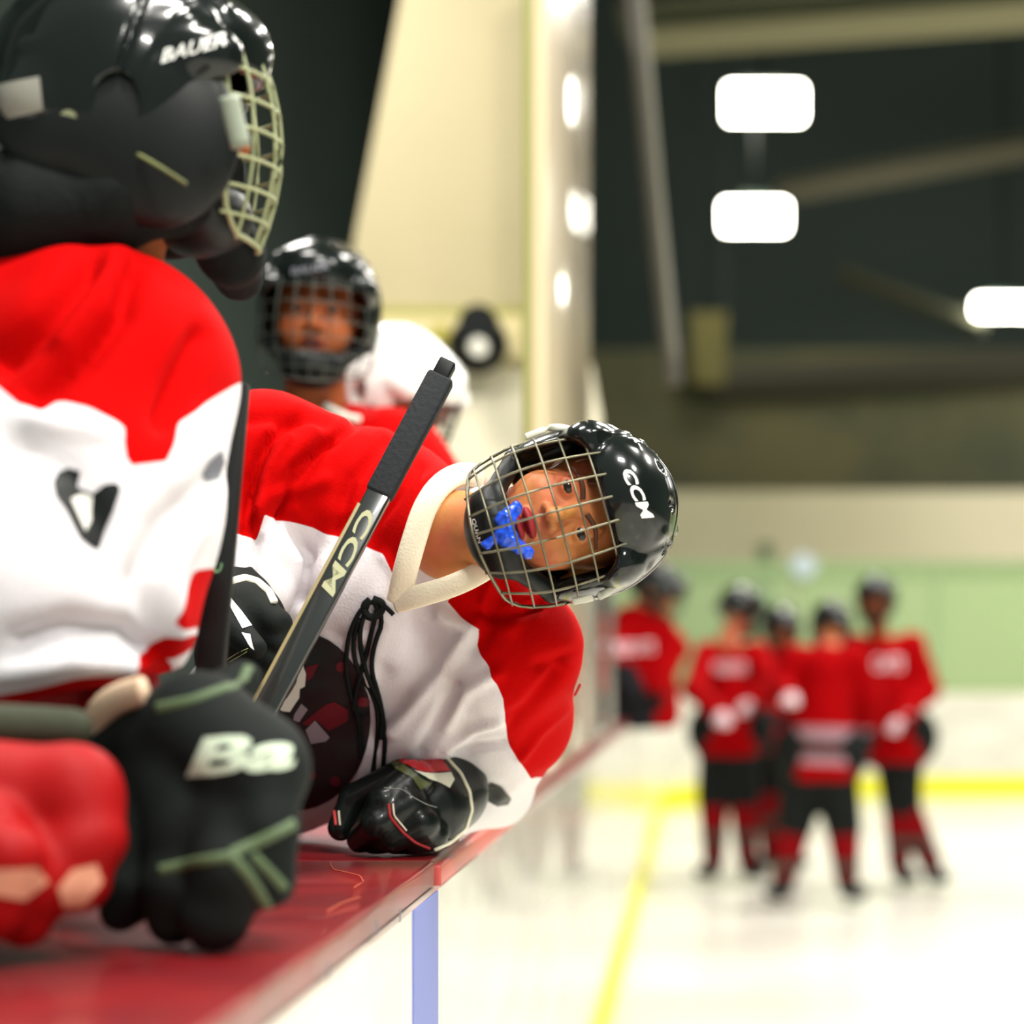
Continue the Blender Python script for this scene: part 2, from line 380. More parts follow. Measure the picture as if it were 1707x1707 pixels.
nt.links.new(m2.outputs[0], nt.nodes['Material Output'].inputs[0])
x = -2.0
while x < 12: link('pane', box_me((x, 22.66, 1.08), (x+1.48, 22.675, 2.32)), M_green, eg); x += 1.5
link('top_rail', box_me((-2, 22.62, 2.32), (12.5, 22.70, 2.46)), mat('green_rail', (140, 165, 115), .5), eg)
for k in range(5): x = -.5+3*k; link('post', box_me((x-.02, 22.63, 1.078), (x+.02, 22.70, 2.33)), mat('green_post', (150, 175, 130), .5), eg)
sg = base('round_sign', 'small round pale blue disc above the huddle behind the end glass', 'sign', tuple(P(1340, 943, 22.6)))
link('disc', px_prism([(1340+20*math.cos(a*PI/12), 943+20*math.sin(a*PI/12)) for a in range(24)], 22.565, .053), mat('pale_blue_disc', (190, 206, 214), .4), sg)
dp = base('glass_support_post', 'dark green post behind the end glass left of the pale disc', 'post', tuple(P(1276, 1298, 25.6)))
link('post', px_prism([(1264, 905), (1288, 905), (1288, 1300), (1264, 1300)], 25.6, .1), mat('post_green', (84, 104, 70), .7), dp)

# roof beams and lamps
def beam(a, b, r, m, name, label):
    o = link(name, tube_me([a, b], r, 4, None, 0), m); o.data.polygons.foreach_set('use_smooth', [False]*len(o.data.polygons)); return tag(o, label, 'beam')
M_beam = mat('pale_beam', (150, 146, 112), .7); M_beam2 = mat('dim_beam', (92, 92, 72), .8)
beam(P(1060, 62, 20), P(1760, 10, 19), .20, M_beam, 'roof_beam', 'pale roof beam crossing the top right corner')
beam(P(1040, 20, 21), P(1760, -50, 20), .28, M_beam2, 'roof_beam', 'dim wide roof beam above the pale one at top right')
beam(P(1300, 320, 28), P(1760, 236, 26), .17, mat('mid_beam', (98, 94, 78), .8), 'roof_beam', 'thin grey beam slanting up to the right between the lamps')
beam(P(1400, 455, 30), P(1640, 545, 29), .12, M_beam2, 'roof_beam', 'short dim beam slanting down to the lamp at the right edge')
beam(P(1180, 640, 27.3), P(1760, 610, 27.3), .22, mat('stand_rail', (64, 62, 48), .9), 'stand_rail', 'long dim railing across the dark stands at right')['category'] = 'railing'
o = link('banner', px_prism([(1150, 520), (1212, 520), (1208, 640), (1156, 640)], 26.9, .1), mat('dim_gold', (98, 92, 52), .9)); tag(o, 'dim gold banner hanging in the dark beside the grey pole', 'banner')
for x in (1154, 1208): q = P(x, 522, 26.95); link('cord', box_me((q[0]-.01, q[1]-.01, q[2]), (q[0]+.01, q[1]+.01, 12.0)), M_black, o)
lm = None
for i, (cx, cy, w, hh, Y, lab) in enumerate(((1275, 172, 128, 56, 24.5, 'wide bright rink lamp, uppermost of the three hanging at right'),
                                      (1258, 361, 108, 46, 25.0, 'bright rink lamp hanging directly below the uppermost one'),
                                      (1672, 512, 92, 28, 29.0, 'bright rink lamp at the right edge of the picture'))):
    b_ = base('rink_lamp', lab, 'lamp', tuple(P(cx, cy, Y)), 'hanging rink lamps')
    a = P(cx-w/2, cy+hh/2, Y); c = P(cx+w/2, cy-hh/2, Y)
    link('diffuser', box_me((a[0], Y-.12, a[2]), (c[0], Y+.12, c[2]), .05), M_lamp, b_)
    link('housing', box_me((a[0]+.2, Y-.1, c[2]), (c[0]-.2, Y+.1, c[2]+.09), .02), M_dark, b_)
    link('hanger', box_me(((a[0]+c[0])/2-.02, Y-.02, c[2]+.08), ((a[0]+c[0])/2+.02, Y+.02, 12.0)), M_black, b_)

# ------------------------------------------------------------------ head, helmet, cage (local: face looks to -Y, z up)
def head_sdf(p):
    ax = np.abs(p[:, 0]); s = np.stack((ax, p[:, 1], p[:, 2]), 1)
    d = ell(p, (0, .012, .03), (.074, .090, .085))
    d = smin(d, ell(p, (0, -.018, -.042), (.054, .062, .060)), .03)
    d = smin(d, sph(s, (.036, -.048, -.022), .026), .025)
    d = smin(d, sph(p, (0, -.070, -.083), .018), .022)
    d = smin(d, cap(p, (-.03, -.074, .030), (.03, -.074, .030), .010), .012)
    d = smax(d, -sph(s, (.031, -.094, .012), .017), .010)
    d = smin(d, sph(s, (.031, -.0685, .0125), .0135), .004)
    d = smin(d, cap(p, (0, -.078, .018), (0, -.099, -.016), .006, .0105), .010)
    d = smin(d, sph(s, (.0125, -.088, -.020), .0075), .006)
    d = smax(d, -ell(s, (.0072, -.099, -.0275), (.0038, .006, .0042)), .002)
    d = smin(d, ell(p, (0, -.081, -.046), (.021, .010, .0065)), .005)
    d = smin(d, ell(p, (0, -.079, -.061), (.018, .010, .0070)), .005)
    d = smax(d, -ell(p, (0, -.091, -.0535), (.016, .016, .0040)), .002)
    d = smax(d, -ell(s, (.031, -.083, .0125), (.0130, .0075, .0036)), .001)
    d = smin(d, ell(s, (.076, .012, -.002), (.008, .017, .028)), .006)
    return d
def lips_zone(q):
    a = np.maximum(-ell(q, (0, -.084, -.0465), (.0225, .02, .0085)), -ell(q, (0, -.082, -.0610), (.0195, .02, .0085)))
    return np.clip(a, -.01, .01)
def helmet_sdf(p):
    ax = np.abs(p[:, 0]); s = np.stack((ax, p[:, 1], p[:, 2]), 1)
    d = ell(p, (0, .016, .042), (.104, .132, .110))
    d = smin(d, ell(p, (0, -.045, .080), (.078, .080, .052)), .02)
    d = smin(d, ell(s, (.076, .020, .012), (.030, .090, .070)), .015)
    d = smin(d, ell(s, (.076, -.055, .052), (.026, .045, .028)), .008)
    d = smin(d, cap(s, (.056, -.080, .104), (.050, .03, .134), .007), .006)
    d = smin(d, cap(s, (.050, .03, .134), (.046, .110, .094), .007), .006)
    d = smin(d, cap(s, (.084, -.05, .078), (.086, .10, .045), .008, .006), .006)
    d = smin(d, cap(s, (.0, .12, .0), (.070, .095, -.005), .030), .02)
    d = d-.0035/(1+np.exp(-(s[:, 0]-.058-.25*np.abs(p[:, 1]))/.0012))*(p[:, 2] < .13)-.0030/(1+np.exp((p[:, 1]+.050+.55*(p[:, 2]-.10))/.0012))
    d = d+.0050*np.exp(-((p[:, 1]+.004+.25*(p[:, 2]-.08))/.0028)**2)+.0025*np.exp(-((s[:, 0]-.064-.1*p[:, 2])/.0025)**2)*(p[:, 1] > -.02)
    for (x, y, z) in ((.024, -.060, .134), (.072, -.035, .112), (.022, .03, .150), (.072, .05, .110), (.022, .09, .125)):
        d = smax(d, -ell(s, (x, y, z), (.007, .020, .012)), .003)
    d = smax(d, -ell(p, (0, .012, .030), (.093, .118, .098)), .003)
    d = smax(d, -rbox(p, (0, -.135, -.072), (.089, .115, .120), .03), .008)
    d = smax(d, -(p[:, 2]+.052-.12*p[:, 1]), .006)
    d = smax(d, -ell(s, (.105, .012, -.004), (.03, .020, .026)), .004)
    return d
V_, F_ = nets(helmet_sdf, (-.13, -.15, -.09), (.13, .17, .17), .0032); HELM = mesh_from(V_, F_)
def ring(th, z):                                                       # cage surface
    k = (z+.02)/.1
    rx = .108-.012*max(0, k)**2-.030*max(0, -k)**2*1.0
    ry = .146-.024*max(0, k)**2-.020*max(0, -k)**2
    return Vector((rx*math.sin(th), .006-ry*math.cos(th)**.9 if math.cos(th) > 0 else .006, z))
def wires(parts, M, m, parent, r=.0016, side=84):
    zs = [.072, .047, .018, -.011, -.040, -.068, -.094]
    ths = [0, 17, 36, 58]
    for z in zs:
        lim = min(side, 82 if z < .06 else 74)
        link('bar', tube_me([ring(math.radians(t), z) for t in np.linspace(-lim, lim, 19)], r, 6, None, 1), m, parent, M)
    for t in sorted(set([t_ for t_ in ths if t_ < side]+[-a for a in ths if a < side])):
        tt = math.radians(t); pts = [ring(tt, z) for z in (.074, .047, .018, -.011, -.040, -.068, -.094, -.116 if abs(t) < 45 else -.104)]
        link('bar', tube_me(pts, r, 6, None, 1), m, parent, M)
    rim = [ring(math.radians(t), .074) for t in np.linspace(-side+4, side-4, 11)]+[ring(math.radians(side), z) for z in (.04, .0, -.04, -.08)]
    rim += [ring(math.radians(t), -.118+.00002*abs(t)**1.6) for t in np.linspace(side-12, -side+12, 11)]+[ring(math.radians(-side), z) for z in (-.08, -.04, 0, .04)]
    link('rim', tube_me(rim, r*1.5, 6, None, 1, closed=True), m, parent, M)
def chin_sdf(p):
    d = smax(ell(p, (0, -.062, -.088), (.060, .052, .040)), -ell(p, (0, -.050, -.066), (.050, .048, .044)), .004)
    ax = np.abs(p[:, 0]); s = np.stack((ax, p[:, 1], p[:, 2]), 1)
    d = smin(d, cap(s, (.046, -.075, -.082), (.088, -.02, -.040), .013), .008)
    d = smin(d, cap(s, (.088, -.02, -.040), (.088, -.014, .03), .013), .008)
    return d
V_, F_ = nets(chin_sdf, (-.115, -.13, -.14), (.115, .03, .06), .004); CHIN = mesh_from(V_, F_)
def head_matrix(center, face, up):
    f = Vector(face).normalized(); y = -f; z = Vector(up); z = (z-y*z.dot(y)).normalized(); x = y.cross(z)
    return Matrix(((x.x, y.x, z.x, center[0]), (x.y, y.y, z.y, center[1]), (x.z, y.z, z.z, center[2]), (0, 0, 0, 1)))
# shared head + neck body for everyone but the leaning boy
def body_sdf(p): return smin(head_sdf(p), cap(p, (0, .02, -.05), (0, .035, -.20), .052, .060), .03)
def head_mesh(h=.0045):
    V, Fc = nets(body_sdf, (-.1, -.12, -.24), (.1, .12, .13), h); me = mesh_from(V, Fc)
    at = me.attributes.new('zone0', 'FLOAT', 'POINT'); at.data.foreach_set('value', lips_zone(V)); return me
HEAD_L = head_mesh(); HEAD_B = HEAD_L.copy()
def eye_me():
    bm = bmesh.new(); bmesh.ops.create_uvsphere(bm, u_segments=24, v_segments=16, radius=.0118)
    me = bpy.data.meshes.new('m'); bm.to_mesh(me); bm.free(); me.polygons.foreach_set('use_smooth', [True]*len(me.polygons))
    at = me.attributes.new('zone0', 'FLOAT', 'POINT'); at.data.foreach_set('value', [(.0088-math.hypot(v.co.x, v.co.z)) if v.co.y < 0 else -.01 for v in me.vertices]); return me
EYE = eye_me()
CAGE_CACHE = {}
def add_cage(parent, M, m, shellm, coarse=False):
    if shellm is M_shell: hm_ = HELM
    else: hm_ = HELM.copy(); hm_.materials.clear()
    hl = link('helmet', hm_, shellm, parent, M)
    link('chin_cup', CHIN, M_black, hl, M)
    cg = hl
    if coarse:
        key = m.name
        if key not in CAGE_CACHE:
            mes = []
            for z in (.072, .047, .018, -.011, -.040, -.068, -.094): mes.append(tube_me([ring(math.radians(t), z) for t in range(-80, 81, 16)], .0022, 5, None, 0))
            for t in (-58, -36, -17, 0, 17, 36, 58): mes.append(tube_me([ring(math.radians(t), z) for z in (.074, .03, -.02, -.07, -.112)], .0022, 5, None, 0))
            CAGE_CACHE[key] = join_me(mes)
        link('cage', CAGE_CACHE[key], m, hl, M)
    else: wires(None, M, m, hl)
    return hl
def add_face(parent, M, brown=False, hair=True):
    b = link('body', HEAD_B if brown else HEAD_L, M_skin2 if brown else M_skin, parent, M)
    for sx in (-1, 1):
        link('eye', EYE, M_eyew, b, M@Matrix.Translation((sx*.031, -.0700, .0125)))
        link('eyebrow', tube_me([(sx*.010, -.0835, .0265), (sx*.030, -.0855, .0325), (sx*.054, -.0725, .025)], [.0040, .0020], 8), M_hair, b, M)
    return b

# ------------------------------------------------------------------ the boy leaning over the ledge (in focus)
boy = base('person', 'boy in white and red jersey leaning sideways over the ledge, blue mouthguard in mouth', 'person', (-.85, 3.1, .18))
al = math.radians(16.0); up = Vector((math.cos(al), 0, math.sin(al))); fw = Vector((0, -1, 0)); pt = math.radians(5)
f2 = fw*math.cos(pt)+up*math.sin(pt)
HM = head_matrix((0, 0, 0), f2, up); eye_w = Vector(P(957, 850, 2.70)); HM.translation = eye_w-(HM.to_3x3()@Vector((0, -.085, .012)))
HI = np.array(HM.inverted())
def tl(p, Mi): return p@Mi[:3, :3].T+Mi[:3, 3]
def boy_body(p):
    d = head_sdf(tl(p, HI)); nb = HM@Vector((0, .018, -.055))
    d = smin(d, cap(p, np.array(nb), P(755, 893, 2.90), .049, .054), .03)
    d = smin(d, cap(p, P(755, 893, 2.90), P(715, 915, 3.08), .054, .060), .03); return d
V_, F_ = nets(boy_body, (-.47, 2.62, 1.36), (-.02, 3.10, 1.66), .0023); me = mesh_from(V_, F_)
at = me.attributes.new('zone0', 'FLOAT', 'POINT'); at.data.foreach_set('value', lips_zone(tl(V_, HI)))
bd = link('body', me, M_skin, boy)
for sx in (-1, 1):
    link('eye', EYE, M_eyew, bd, HM@Matrix.Translation((sx*.031, -.0700, .0125)))
    link('eyebrow', tube_me([(sx*.010, -.0835, .0265), (sx*.030, -.0855, .0325), (sx*.054, -.0725, .025)], [.0040, .0020], 8), M_hair, bd, HM)
for k, (x0, x1) in enumerate(((-.045, -.03), (-.02, -.03), (-.06, -.058))):
    link('hair_lock', tube_me([(x0, -.080+.2*abs(x0)*.3, .072), ((x0+x1)/2, -.086+.3*abs(x0)*.3, .050), (x1, -.078, .030)], [.003, .0008], 6), M_hair, bd, HM)
hl = link('helmet', HELM, M_shell, boy, HM)
link('chin_cup', CHIN, M_black, hl, HM)
wires(None, HM, M_wire, hl)
for sx in (-1, 1): link('side_clip', tube_me([(sx*.100, -.035, .045), (sx*.112, -.055, .020), (sx*.108, -.05, -.02)], .006, 8, .5), mat('clear_clip', (190, 190, 176), .3), hl, HM)
hb = bvh_of((HELM, HM))
link('brand_lettering', text_on(hb, 'CCM', (1035, 786), (36, 82), (19, -6), 5, .0012, .03, .15), M_print, hl)
cb = bvh_of((CHIN, HM))
me = text_on(cb, 'QUAN', (786, 866), (11, 40), (7, -2), 4, .001, .01)
if len(me.polygons): link('chin_lettering', me, M_print, hl)

def px_caps(p, caps, k):
    d = None
    for c in caps:
        (ax, ay, aY, ar), (bx, by, bY, br) = c; e = cap(p, P(ax, ay, aY), P(bx, by, bY), RR(ar, aY), RR(br, bY))
        d = e if d is None else smin(d, e, k)
    return d
BJ = [((450, 1200, 3.20, 150), (640, 990, 3.05, 150)), ((640, 860, 3.06, 128), (440, 790, 3.02, 138)), ((440, 800, 3.02, 135), (400, 960, 2.95, 90)),
      ((640, 860, 3.06, 128), (735, 880, 2.99, 100)), ((735, 900, 2.99, 100), (850, 1080, 3.0, 116)), ((850, 1085, 3.0, 116), (850, 1195, 3.12, 100)),
      ((850, 1195, 3.12, 100), (822, 1312, 3.33, 62)), ((822, 1312, 3.33, 66), (745, 1335, 3.16, 62)), ((640, 1000, 3.05, 140), (760, 1090, 3.06, 120)),
      ((700, 1180, 3.12, 120), (480, 1260, 3.25, 130)), ((760, 1100, 3.05, 115), (690, 1230, 3.18, 90))]
def boy_jersey(p):
    d = px_caps(p, BJ, .022)
    nb = np.array(HM@Vector((0, .0, -.06)))
    d = smax(d, -cap(p, P(715, 905, 2.84), P(830, 872, 2.74), RR(88, 2.84), RR(84, 2.74)), .008)
    d = smax(d, (1.0715-p[:, 2]), .006)
    return d
folds = [([(480, 870), (520, 930), (500, 1000)], 12, -14), ([(560, 860), (540, 930), (470, 1010)], 22, 9), ([(600, 920), (560, 960), (520, 1030)], 9, 7),
         ([(640, 930), (690, 1000), (670, 1010)], 10, 6), ([(740, 1025), (790, 1050), (760, 1090), (700, 1160), (650, 1220)], 13, 13),
         ([(690, 1050), (720, 1120), (640, 1210)], 28, -12), ([(755, 1150), (735, 1200), (700, 1260)], 12, -15), ([(830, 1120), (780, 1150), (740, 1210)], 11, 9),
         ([(845, 1200), (790, 1215), (745, 1250)], 8, 8), ([(840, 1240), (790, 1245), (760, 1260)], 8, -7), ([(470, 700), (430, 760), (410, 860)], 10, -9),
         ([(560, 730), (490, 780), (470, 860)], 7, -10), ([(520, 720), (450, 800), (430, 860)], 14, 9), ([(640, 720), (600, 790), (590, 850)], 16, 7), ([(700, 780), (660, 830), (610, 890)], 9, -7),
         ([(830, 1000), (815, 1050), (790, 1080)], 12, -10), ([(880, 1000), (850, 1050)], 12, 7), ([(930, 1120), (880, 1180), (850, 1200)], 12, -9), ([(945, 1180), (900, 1220), (870, 1260)], 8, 7),
         ([(430, 900), (420, 960), (400, 1000)], 9, -12), ([(640, 1050), (620, 1110), (600, 1180)], 10, 6), ([(560, 1060), (640, 1120)], 14, -6), ([(880, 1300), (830, 1330)], 9, 5),
         ([(400, 870), (450, 830), (540, 800)], 14, 8), ([(400, 700), (470, 690), (540, 700)], 12, -10), ([(600, 700), (540, 740), (500, 800), (470, 860)], 9, -16), ([(500, 690), (450, 730), (420, 800), (408, 880)], 10, -16), ([(640, 740), (590, 800), (560, 880)], 12, -10), ([(480, 730), (440, 790), (425, 860)], 8, 10), ([(900, 1010), (840, 1030), (800, 1020)], 9, -12), ([(820, 960), (800, 1030)], 8, 9), ([(960, 1090), (900, 1110)], 12, -7)]
red1 = [(250, 450), (900, 450), (840, 790), (760, 800), (715, 835), (680, 900), (658, 968), (640, 925), (600, 908), (520, 880), (440, 860), (430, 900), (395, 890), (250, 870)]
red2 = [(745, 1003), (790, 940), (860, 900), (1050, 900), (1050, 1300), (884, 1296), (846, 1240), (838, 1165), (815, 1110), (790, 1080), (800, 1050), (772, 1030)]
M_jer = mat('jersey_white_red', WHT, .85, zones=[RED], bump=.25, bscale=260, spec=.08)
jm = cloth(boy_jersey, (-.80, 2.74, 1.05), (-.13, 3.50, 1.80), .0055, folds, [[red1, red2]], .0012, gain=1.35)
jer = link('jersey', jm, M_jer, boy); jb = bvh_of(jm)
def coll(pts, w, Yoff=-.006):
    return
cp = [(800, 796, 2.93), (760, 790, 2.88), (725, 812, 2.875), (700, 850, 2.865), (684, 905, 2.86), (675, 960, 2.87), (672, 992, 2.885)]
cpts = []
for (x, y, Y) in cp: cpts.append(P(x, y, Y))
def col_pt(x, y, d=.0):
    h_ = hit(jb, x, y, .004); return h_ if h_ is not None else Vector(P(x, y, 2.9))
L1 = [P(*q) for q in ((800, 795, 2.97), (770, 788, 2.91), (735, 806, 2.86), (708, 845, 2.84), (690, 900, 2.83), (676, 950, 2.83), (664, 1004, 2.86))]
L2 = [P(*q) for q in ((660, 1004, 2.86), (704, 992, 2.83), (752, 978, 2.82), (795, 958, 2.82), (838, 930, 2.84))]
M_col = mat('collar_knit', (236, 226, 200), .8, bump=.3, bscale=300)
link('collar', join_me([tube_me(L1, .0165, 12, .4, 2, updir=(0, 1, 0)), tube_me(L2, .0150, 12, .4, 2, updir=(0, 1, 0))]), M_col, jer)
for o_ in jer.children: o_.data.polygons.foreach_set('use_smooth', [True]*len(o_.data.polygons))
# crest on the chest
cc = [(490+128*math.cos(a*PI/20)*1.0, 1200+150*math.sin(a*PI/20)) for a in range(40)]
cr = link('crest', decal(jb, [cc], 10, .0020), mat('crest_black', (30, 34, 34), .45, vary=1, vscale=30, col2=(34, 20, 24)), jer)
def cz(x, y): return (320+.2109*x, 900+.2109*y)
link('crest_bird', decal(jb, [[cz(*q) for q in ((855, 990), (885, 980), (910, 1050), (900, 1150), (860, 1170), (855, 1240), (820, 1290), (780, 1350), (720, 1345), (715, 1310), (650, 1300), (690, 1270), (760, 1240), (800, 1180), (835, 1120))]], 4, .0034), M_white, jer)
for pl_ in [[cz(*q) for q in ((870, 1285), (920, 1330), (850, 1430), (805, 1415), (815, 1370))], [cz(*q) for q in ((975, 1415), (1090, 1550), (1060, 1580), (940, 1600), (900, 1490))]]: link('crest_patch', decal(jb, [pl_], 5, .0034), mat('crest_white', (150, 138, 146), .6), jer)
for pl_ in [[cz(*q) for q in ((1060, 1290), (1130, 1270), (1240, 1330), (1230, 1420), (1080, 1500), (980, 1410), (920, 1460), (870, 1440))], [cz(*q) for q in ((910, 1000), (1010, 970), (960, 1080), (910, 1110))]]: link('crest_patch', decal(jb, [pl_], 6, .0032), mat('crest_red', (104, 16, 28), .6), jer)
for pl_ in [[(x+9*math.cos(a), y+9*math.sin(a)) for a in np.linspace(0, 2*PI, 8, endpoint=False)] for x, y in ((560, 1300), (606, 1168), (520, 1290), (570, 1110))]: link('crest_patch', decal(jb, [pl_], 5, .0032), mat('crest_red2', (96, 18, 32), .6), jer)
link('sleeve_number', decal(jb, [[(808, 1310), (820, 1304), (836, 1310), (840, 1326), (852, 1330), (846, 1340), (828, 1343), (812, 1336), (826, 1330), (822, 1322), (810, 1328)]], 4, .002), M_black, jer)
# laces
def lace(pts, r=.0034): return tube_me([(hit(jb, x, y, .006) or Vector(P(x, y, 2.95))) for x, y in pts], r, 7, None, 2)
lc = [lace([(655, 1022), (640, 1008), (622, 1000), (600, 1018), (586, 1050), (577, 1090), (580, 1140), (600, 1200), (604, 1260)]),
      lace([(622, 1000), (640, 1030), (628, 1070), (618, 1110), (630, 1150), (641, 1190), (646, 1240), (636, 1302)]),
      lace([(615, 1005), (600, 1050), (604, 1090), (614, 1130), (640, 1180), (640, 1230)]),
      lace([(630, 1010), (622, 1050), (610, 1100), (600, 1130), (590, 1180)]),
      lace([(600, 1030), (590, 1070), (600, 1120), (626, 1160), (634, 1220), (622, 1290)]),
      lace([(618, 1000), (606, 1010), (616, 1030), (634, 1022), (640, 1005), (622, 998)], .0055)]
link('lace', join_me(lc), M_pad, jer)
link('sleeve_tab', tube_me([P(958, 1160, 3.0), P(968, 1140, 3.0)], .004, 6, .5), mat('tab_red', (190, 16, 20)), jer)
# hips and legs behind the boards
def legs_sdf(xc, yc, spread=.10, hip=.92, foot=.26, lean=0.0):
    def f(p):
        a = cap(p, (xc, yc-spread, hip), (xc, yc+spread, hip), .13)
        for s in (-1, 1): a = smin(a, cap(p, (xc, yc+s*spread, hip-.05), (xc-.02, yc+s*spread*1.1, .55), .12, .09), .03); a = smin(a, cap(p, (xc-.02, yc+s*spread*1.1, .55), (xc-.03, yc+s*spread*1.15, foot), .085, .06), .02)
        return a
    return f
def add_legs(par, xc, yc, hip=.86):
    V, Fc = nets(legs_sdf(xc, yc, hip=hip), (xc-.22, yc-.32, .18), (xc+.2, yc+.32, hip+.16), .016)
    link('pants', mesh_from(V, Fc), M_pad, par)
    for s in (-1, 1):
        y = yc+s*.115
        def sk(p): return smin(cap(p, (xc-.03, y, .30), (xc-.03, y, .42), .055), ell(p, (xc+.02, y, .25), (.13, .045, .045)), .02)
        V, Fc = nets(sk, (xc-.13, y-.07, .19), (xc+.17, y+.07, .5), .012); s_ = link('skate', mesh_from(V, Fc), M_black, par)
        link('blade', box_me((xc-.10, y-.003, .18), (xc+.13, y+.003, .22)), M_steel, s_)
V_, F_ = nets(lambda p: smin(cap(p, P(470, 1230, 3.22), (-.80, 3.15, 1.02), .13, .14), cap(p, (-.80, 3.15, 1.02), (-.84, 3.14, .80), .14, .13), .03), (-1.02, 2.98, .6), (-.66, 3.4, 1.2), .012)
link('pants', mesh_from(V_, F_), M_pad, boy); add_legs(boy, -.85, 3.14)

# his gloves
def glove(caps, k, h, pad, mt, parent, extra=None, clip=None, folds=()):
    pts = [P(c[i][0], c[i][1], c[i][2]) for c in caps for i in (0, 1)]; rs = [RR(c[i][3], c[i][2]) for c in caps for i in (0, 1)]
    lo = np.min([p-r for p, r in zip(pts, rs)], 0)-pad; hi = np.max([p+r for p, r in zip(pts, rs)], 0)+pad
    def f(p):
        d = px_caps(p, caps, k)
        if clip is not None: d = smax(d, clip-p[:, 2], .004)
        return d
    me = cloth(f, lo, hi, h, folds)
    return link('glove', me, mt, parent), me
lg = [((745, 1320, 3.10, 70), (712, 1345, 3.05, 72)), ((712, 1345, 3.05, 74), (668, 1362, 3.02, 55)),
      ((690, 1300, 3.0, 34), (640, 1335, 2.97, 26)), ((640, 1335, 2.97, 26), (612, 1385, 3.0, 24)),
      ((680, 1340, 2.98, 34), (628, 1372, 2.96, 27)), ((628, 1372, 2.96, 27), (600, 1400, 3.0, 22)),
      ((700, 1372, 2.98, 34), (655, 1396, 2.97, 25)), ((655, 1396, 2.97, 25), (625, 1405, 3.0, 20)),
      ((720, 1392, 3.0, 28), (690, 1402, 2.99, 22)), ((690, 1402, 2.99, 22), (660, 1408, 3.0, 18)),
      ((670, 1290, 3.05, 26), (590, 1330, 3.05, 24)), ((590, 1330, 3.05, 24), (568, 1380, 3.04, 22))]
g1, gm = glove(lg, .005, .0032, .02, mat('glove_black', (16, 21, 19), .35, coat=.15, spec=.3, bump=.2, bscale=60), boy, clip=1.0712)
gb = bvh_of(gm)
def dec(nm, bv, polys, m, par, step=5, off=.0015):
    me = decal(bv, polys, step, off)
    if len(me.polygons): return link(nm, me, m, par)
dec('emblem', gb, [[(664, 1270), (684, 1256), (708, 1252), (735, 1264), (750, 1286), (725, 1288), (700, 1286), (680, 1276)]], mat('emblem_red', (190, 14, 30), .4), g1)
dec('emblem', gb, [[(690, 1284), (708, 1288), (730, 1290), (751, 1288), (757, 1300), (749, 1314), (735, 1306), (714, 1298)]], mat('emblem_white', (225, 225, 205), .4), g1)
dec('palm_patch', gb, [[(650, 1268), (670, 1272), (700, 1296), (718, 1306), (700, 1318), (688, 1298), (660, 1282)]], mat('olive_patch', (78, 84, 44), .4), g1)
for nm, ps, r, c in (('piping', [(745, 1265), (768, 1290), (782, 1320), (786, 1350), (776, 1382), (750, 1404), (724, 1416)], .0026, (228, 226, 200)),
                 ('piping', [(648, 1340), (650, 1362), (672, 1388), (692, 1404), (716, 1414)], .0022, (170, 40, 44)),
                 ('piping', [(655, 1340), (657, 1360), (678, 1385)], .0014, (235, 225, 200)), ('piping', [(558, 1352), (560, 1376)], .0022, (200, 60, 60)), ('piping', [(565, 1352), (567, 1376)], .0014, (230, 225, 200)),
                 ('stitching', [(640, 1314), (670, 1316), (690, 1330), (712, 1342), (728, 1346)], .0006, (150, 154, 150))):
    me = line_on(gb, ps, r, .0008)
    if me: link(nm, me, mat('trim_%d_%d' % (c[0], c[1]), c, .5), g1)
rg = [((385, 985, 2.92, 60), (402, 1040, 2.86, 74)), ((402, 1040, 2.86, 74), (385, 1090, 2.86, 60)), ((415, 1010, 2.84, 38), (462, 1040, 2.82, 24)), ((462, 1040, 2.82, 24), (476, 1068, 2.86, 18)),
      ((420, 1040, 2.84, 34), (466, 1072, 2.82, 22)), ((466, 1072, 2.82, 22), (474, 1100, 2.86, 17)), ((420, 1070, 2.84, 30), (452, 1100, 2.82, 20)), ((452, 1100, 2.82, 20), (458, 1126, 2.86, 16)),
      ((400, 1100, 2.84, 28), (430, 1124, 2.82, 19)), ((380, 1040, 2.80, 30), (425, 1080, 2.76, 20))]
g2, gm2 = glove(rg, .006, .0036, .02, mat('glove_black2', (18, 23, 21), .7, spec=.2, bump=.3, bscale=70), boy)
gb2 = bvh_of(gm2)
me = line_on(gb2, [(386, 972), (408, 966), (428, 972), (446, 988), (456, 1006)], .0065, .001, .6)
if me: link('cuff_trim', me, M_white, g2)
dec('white_patch', gb2, [[cz(*q) for q in ((270, 480), (310, 460), (470, 680), (400, 705))], [cz(*q) for q in ((395, 735), (460, 750), (492, 870), (465, 850))]], M_print, g2)
me = text_on(gb2, '15-J', (340, 1054), (43, -21), (7, 10), 5, .0012, .01, .2)
if len(me.polygons):
    for v in me.vertices: pass
    link('glove_lettering', text_on(gb2, '15-J', (337, 1056), (42, -22), (5, -11), 5, .0012, .0, .2), mat('olive_print', (180, 186, 120), .5), g2)
for ps in ([(376, 1101), (396, 1088), (414, 1081)], [(382, 1104), (402, 1092), (412, 1086)]):
    me = line_on(gb2, ps, .0005, .0008)
    if me: link('stitching', me, mat('olive_print', (180, 186, 120)), g2)

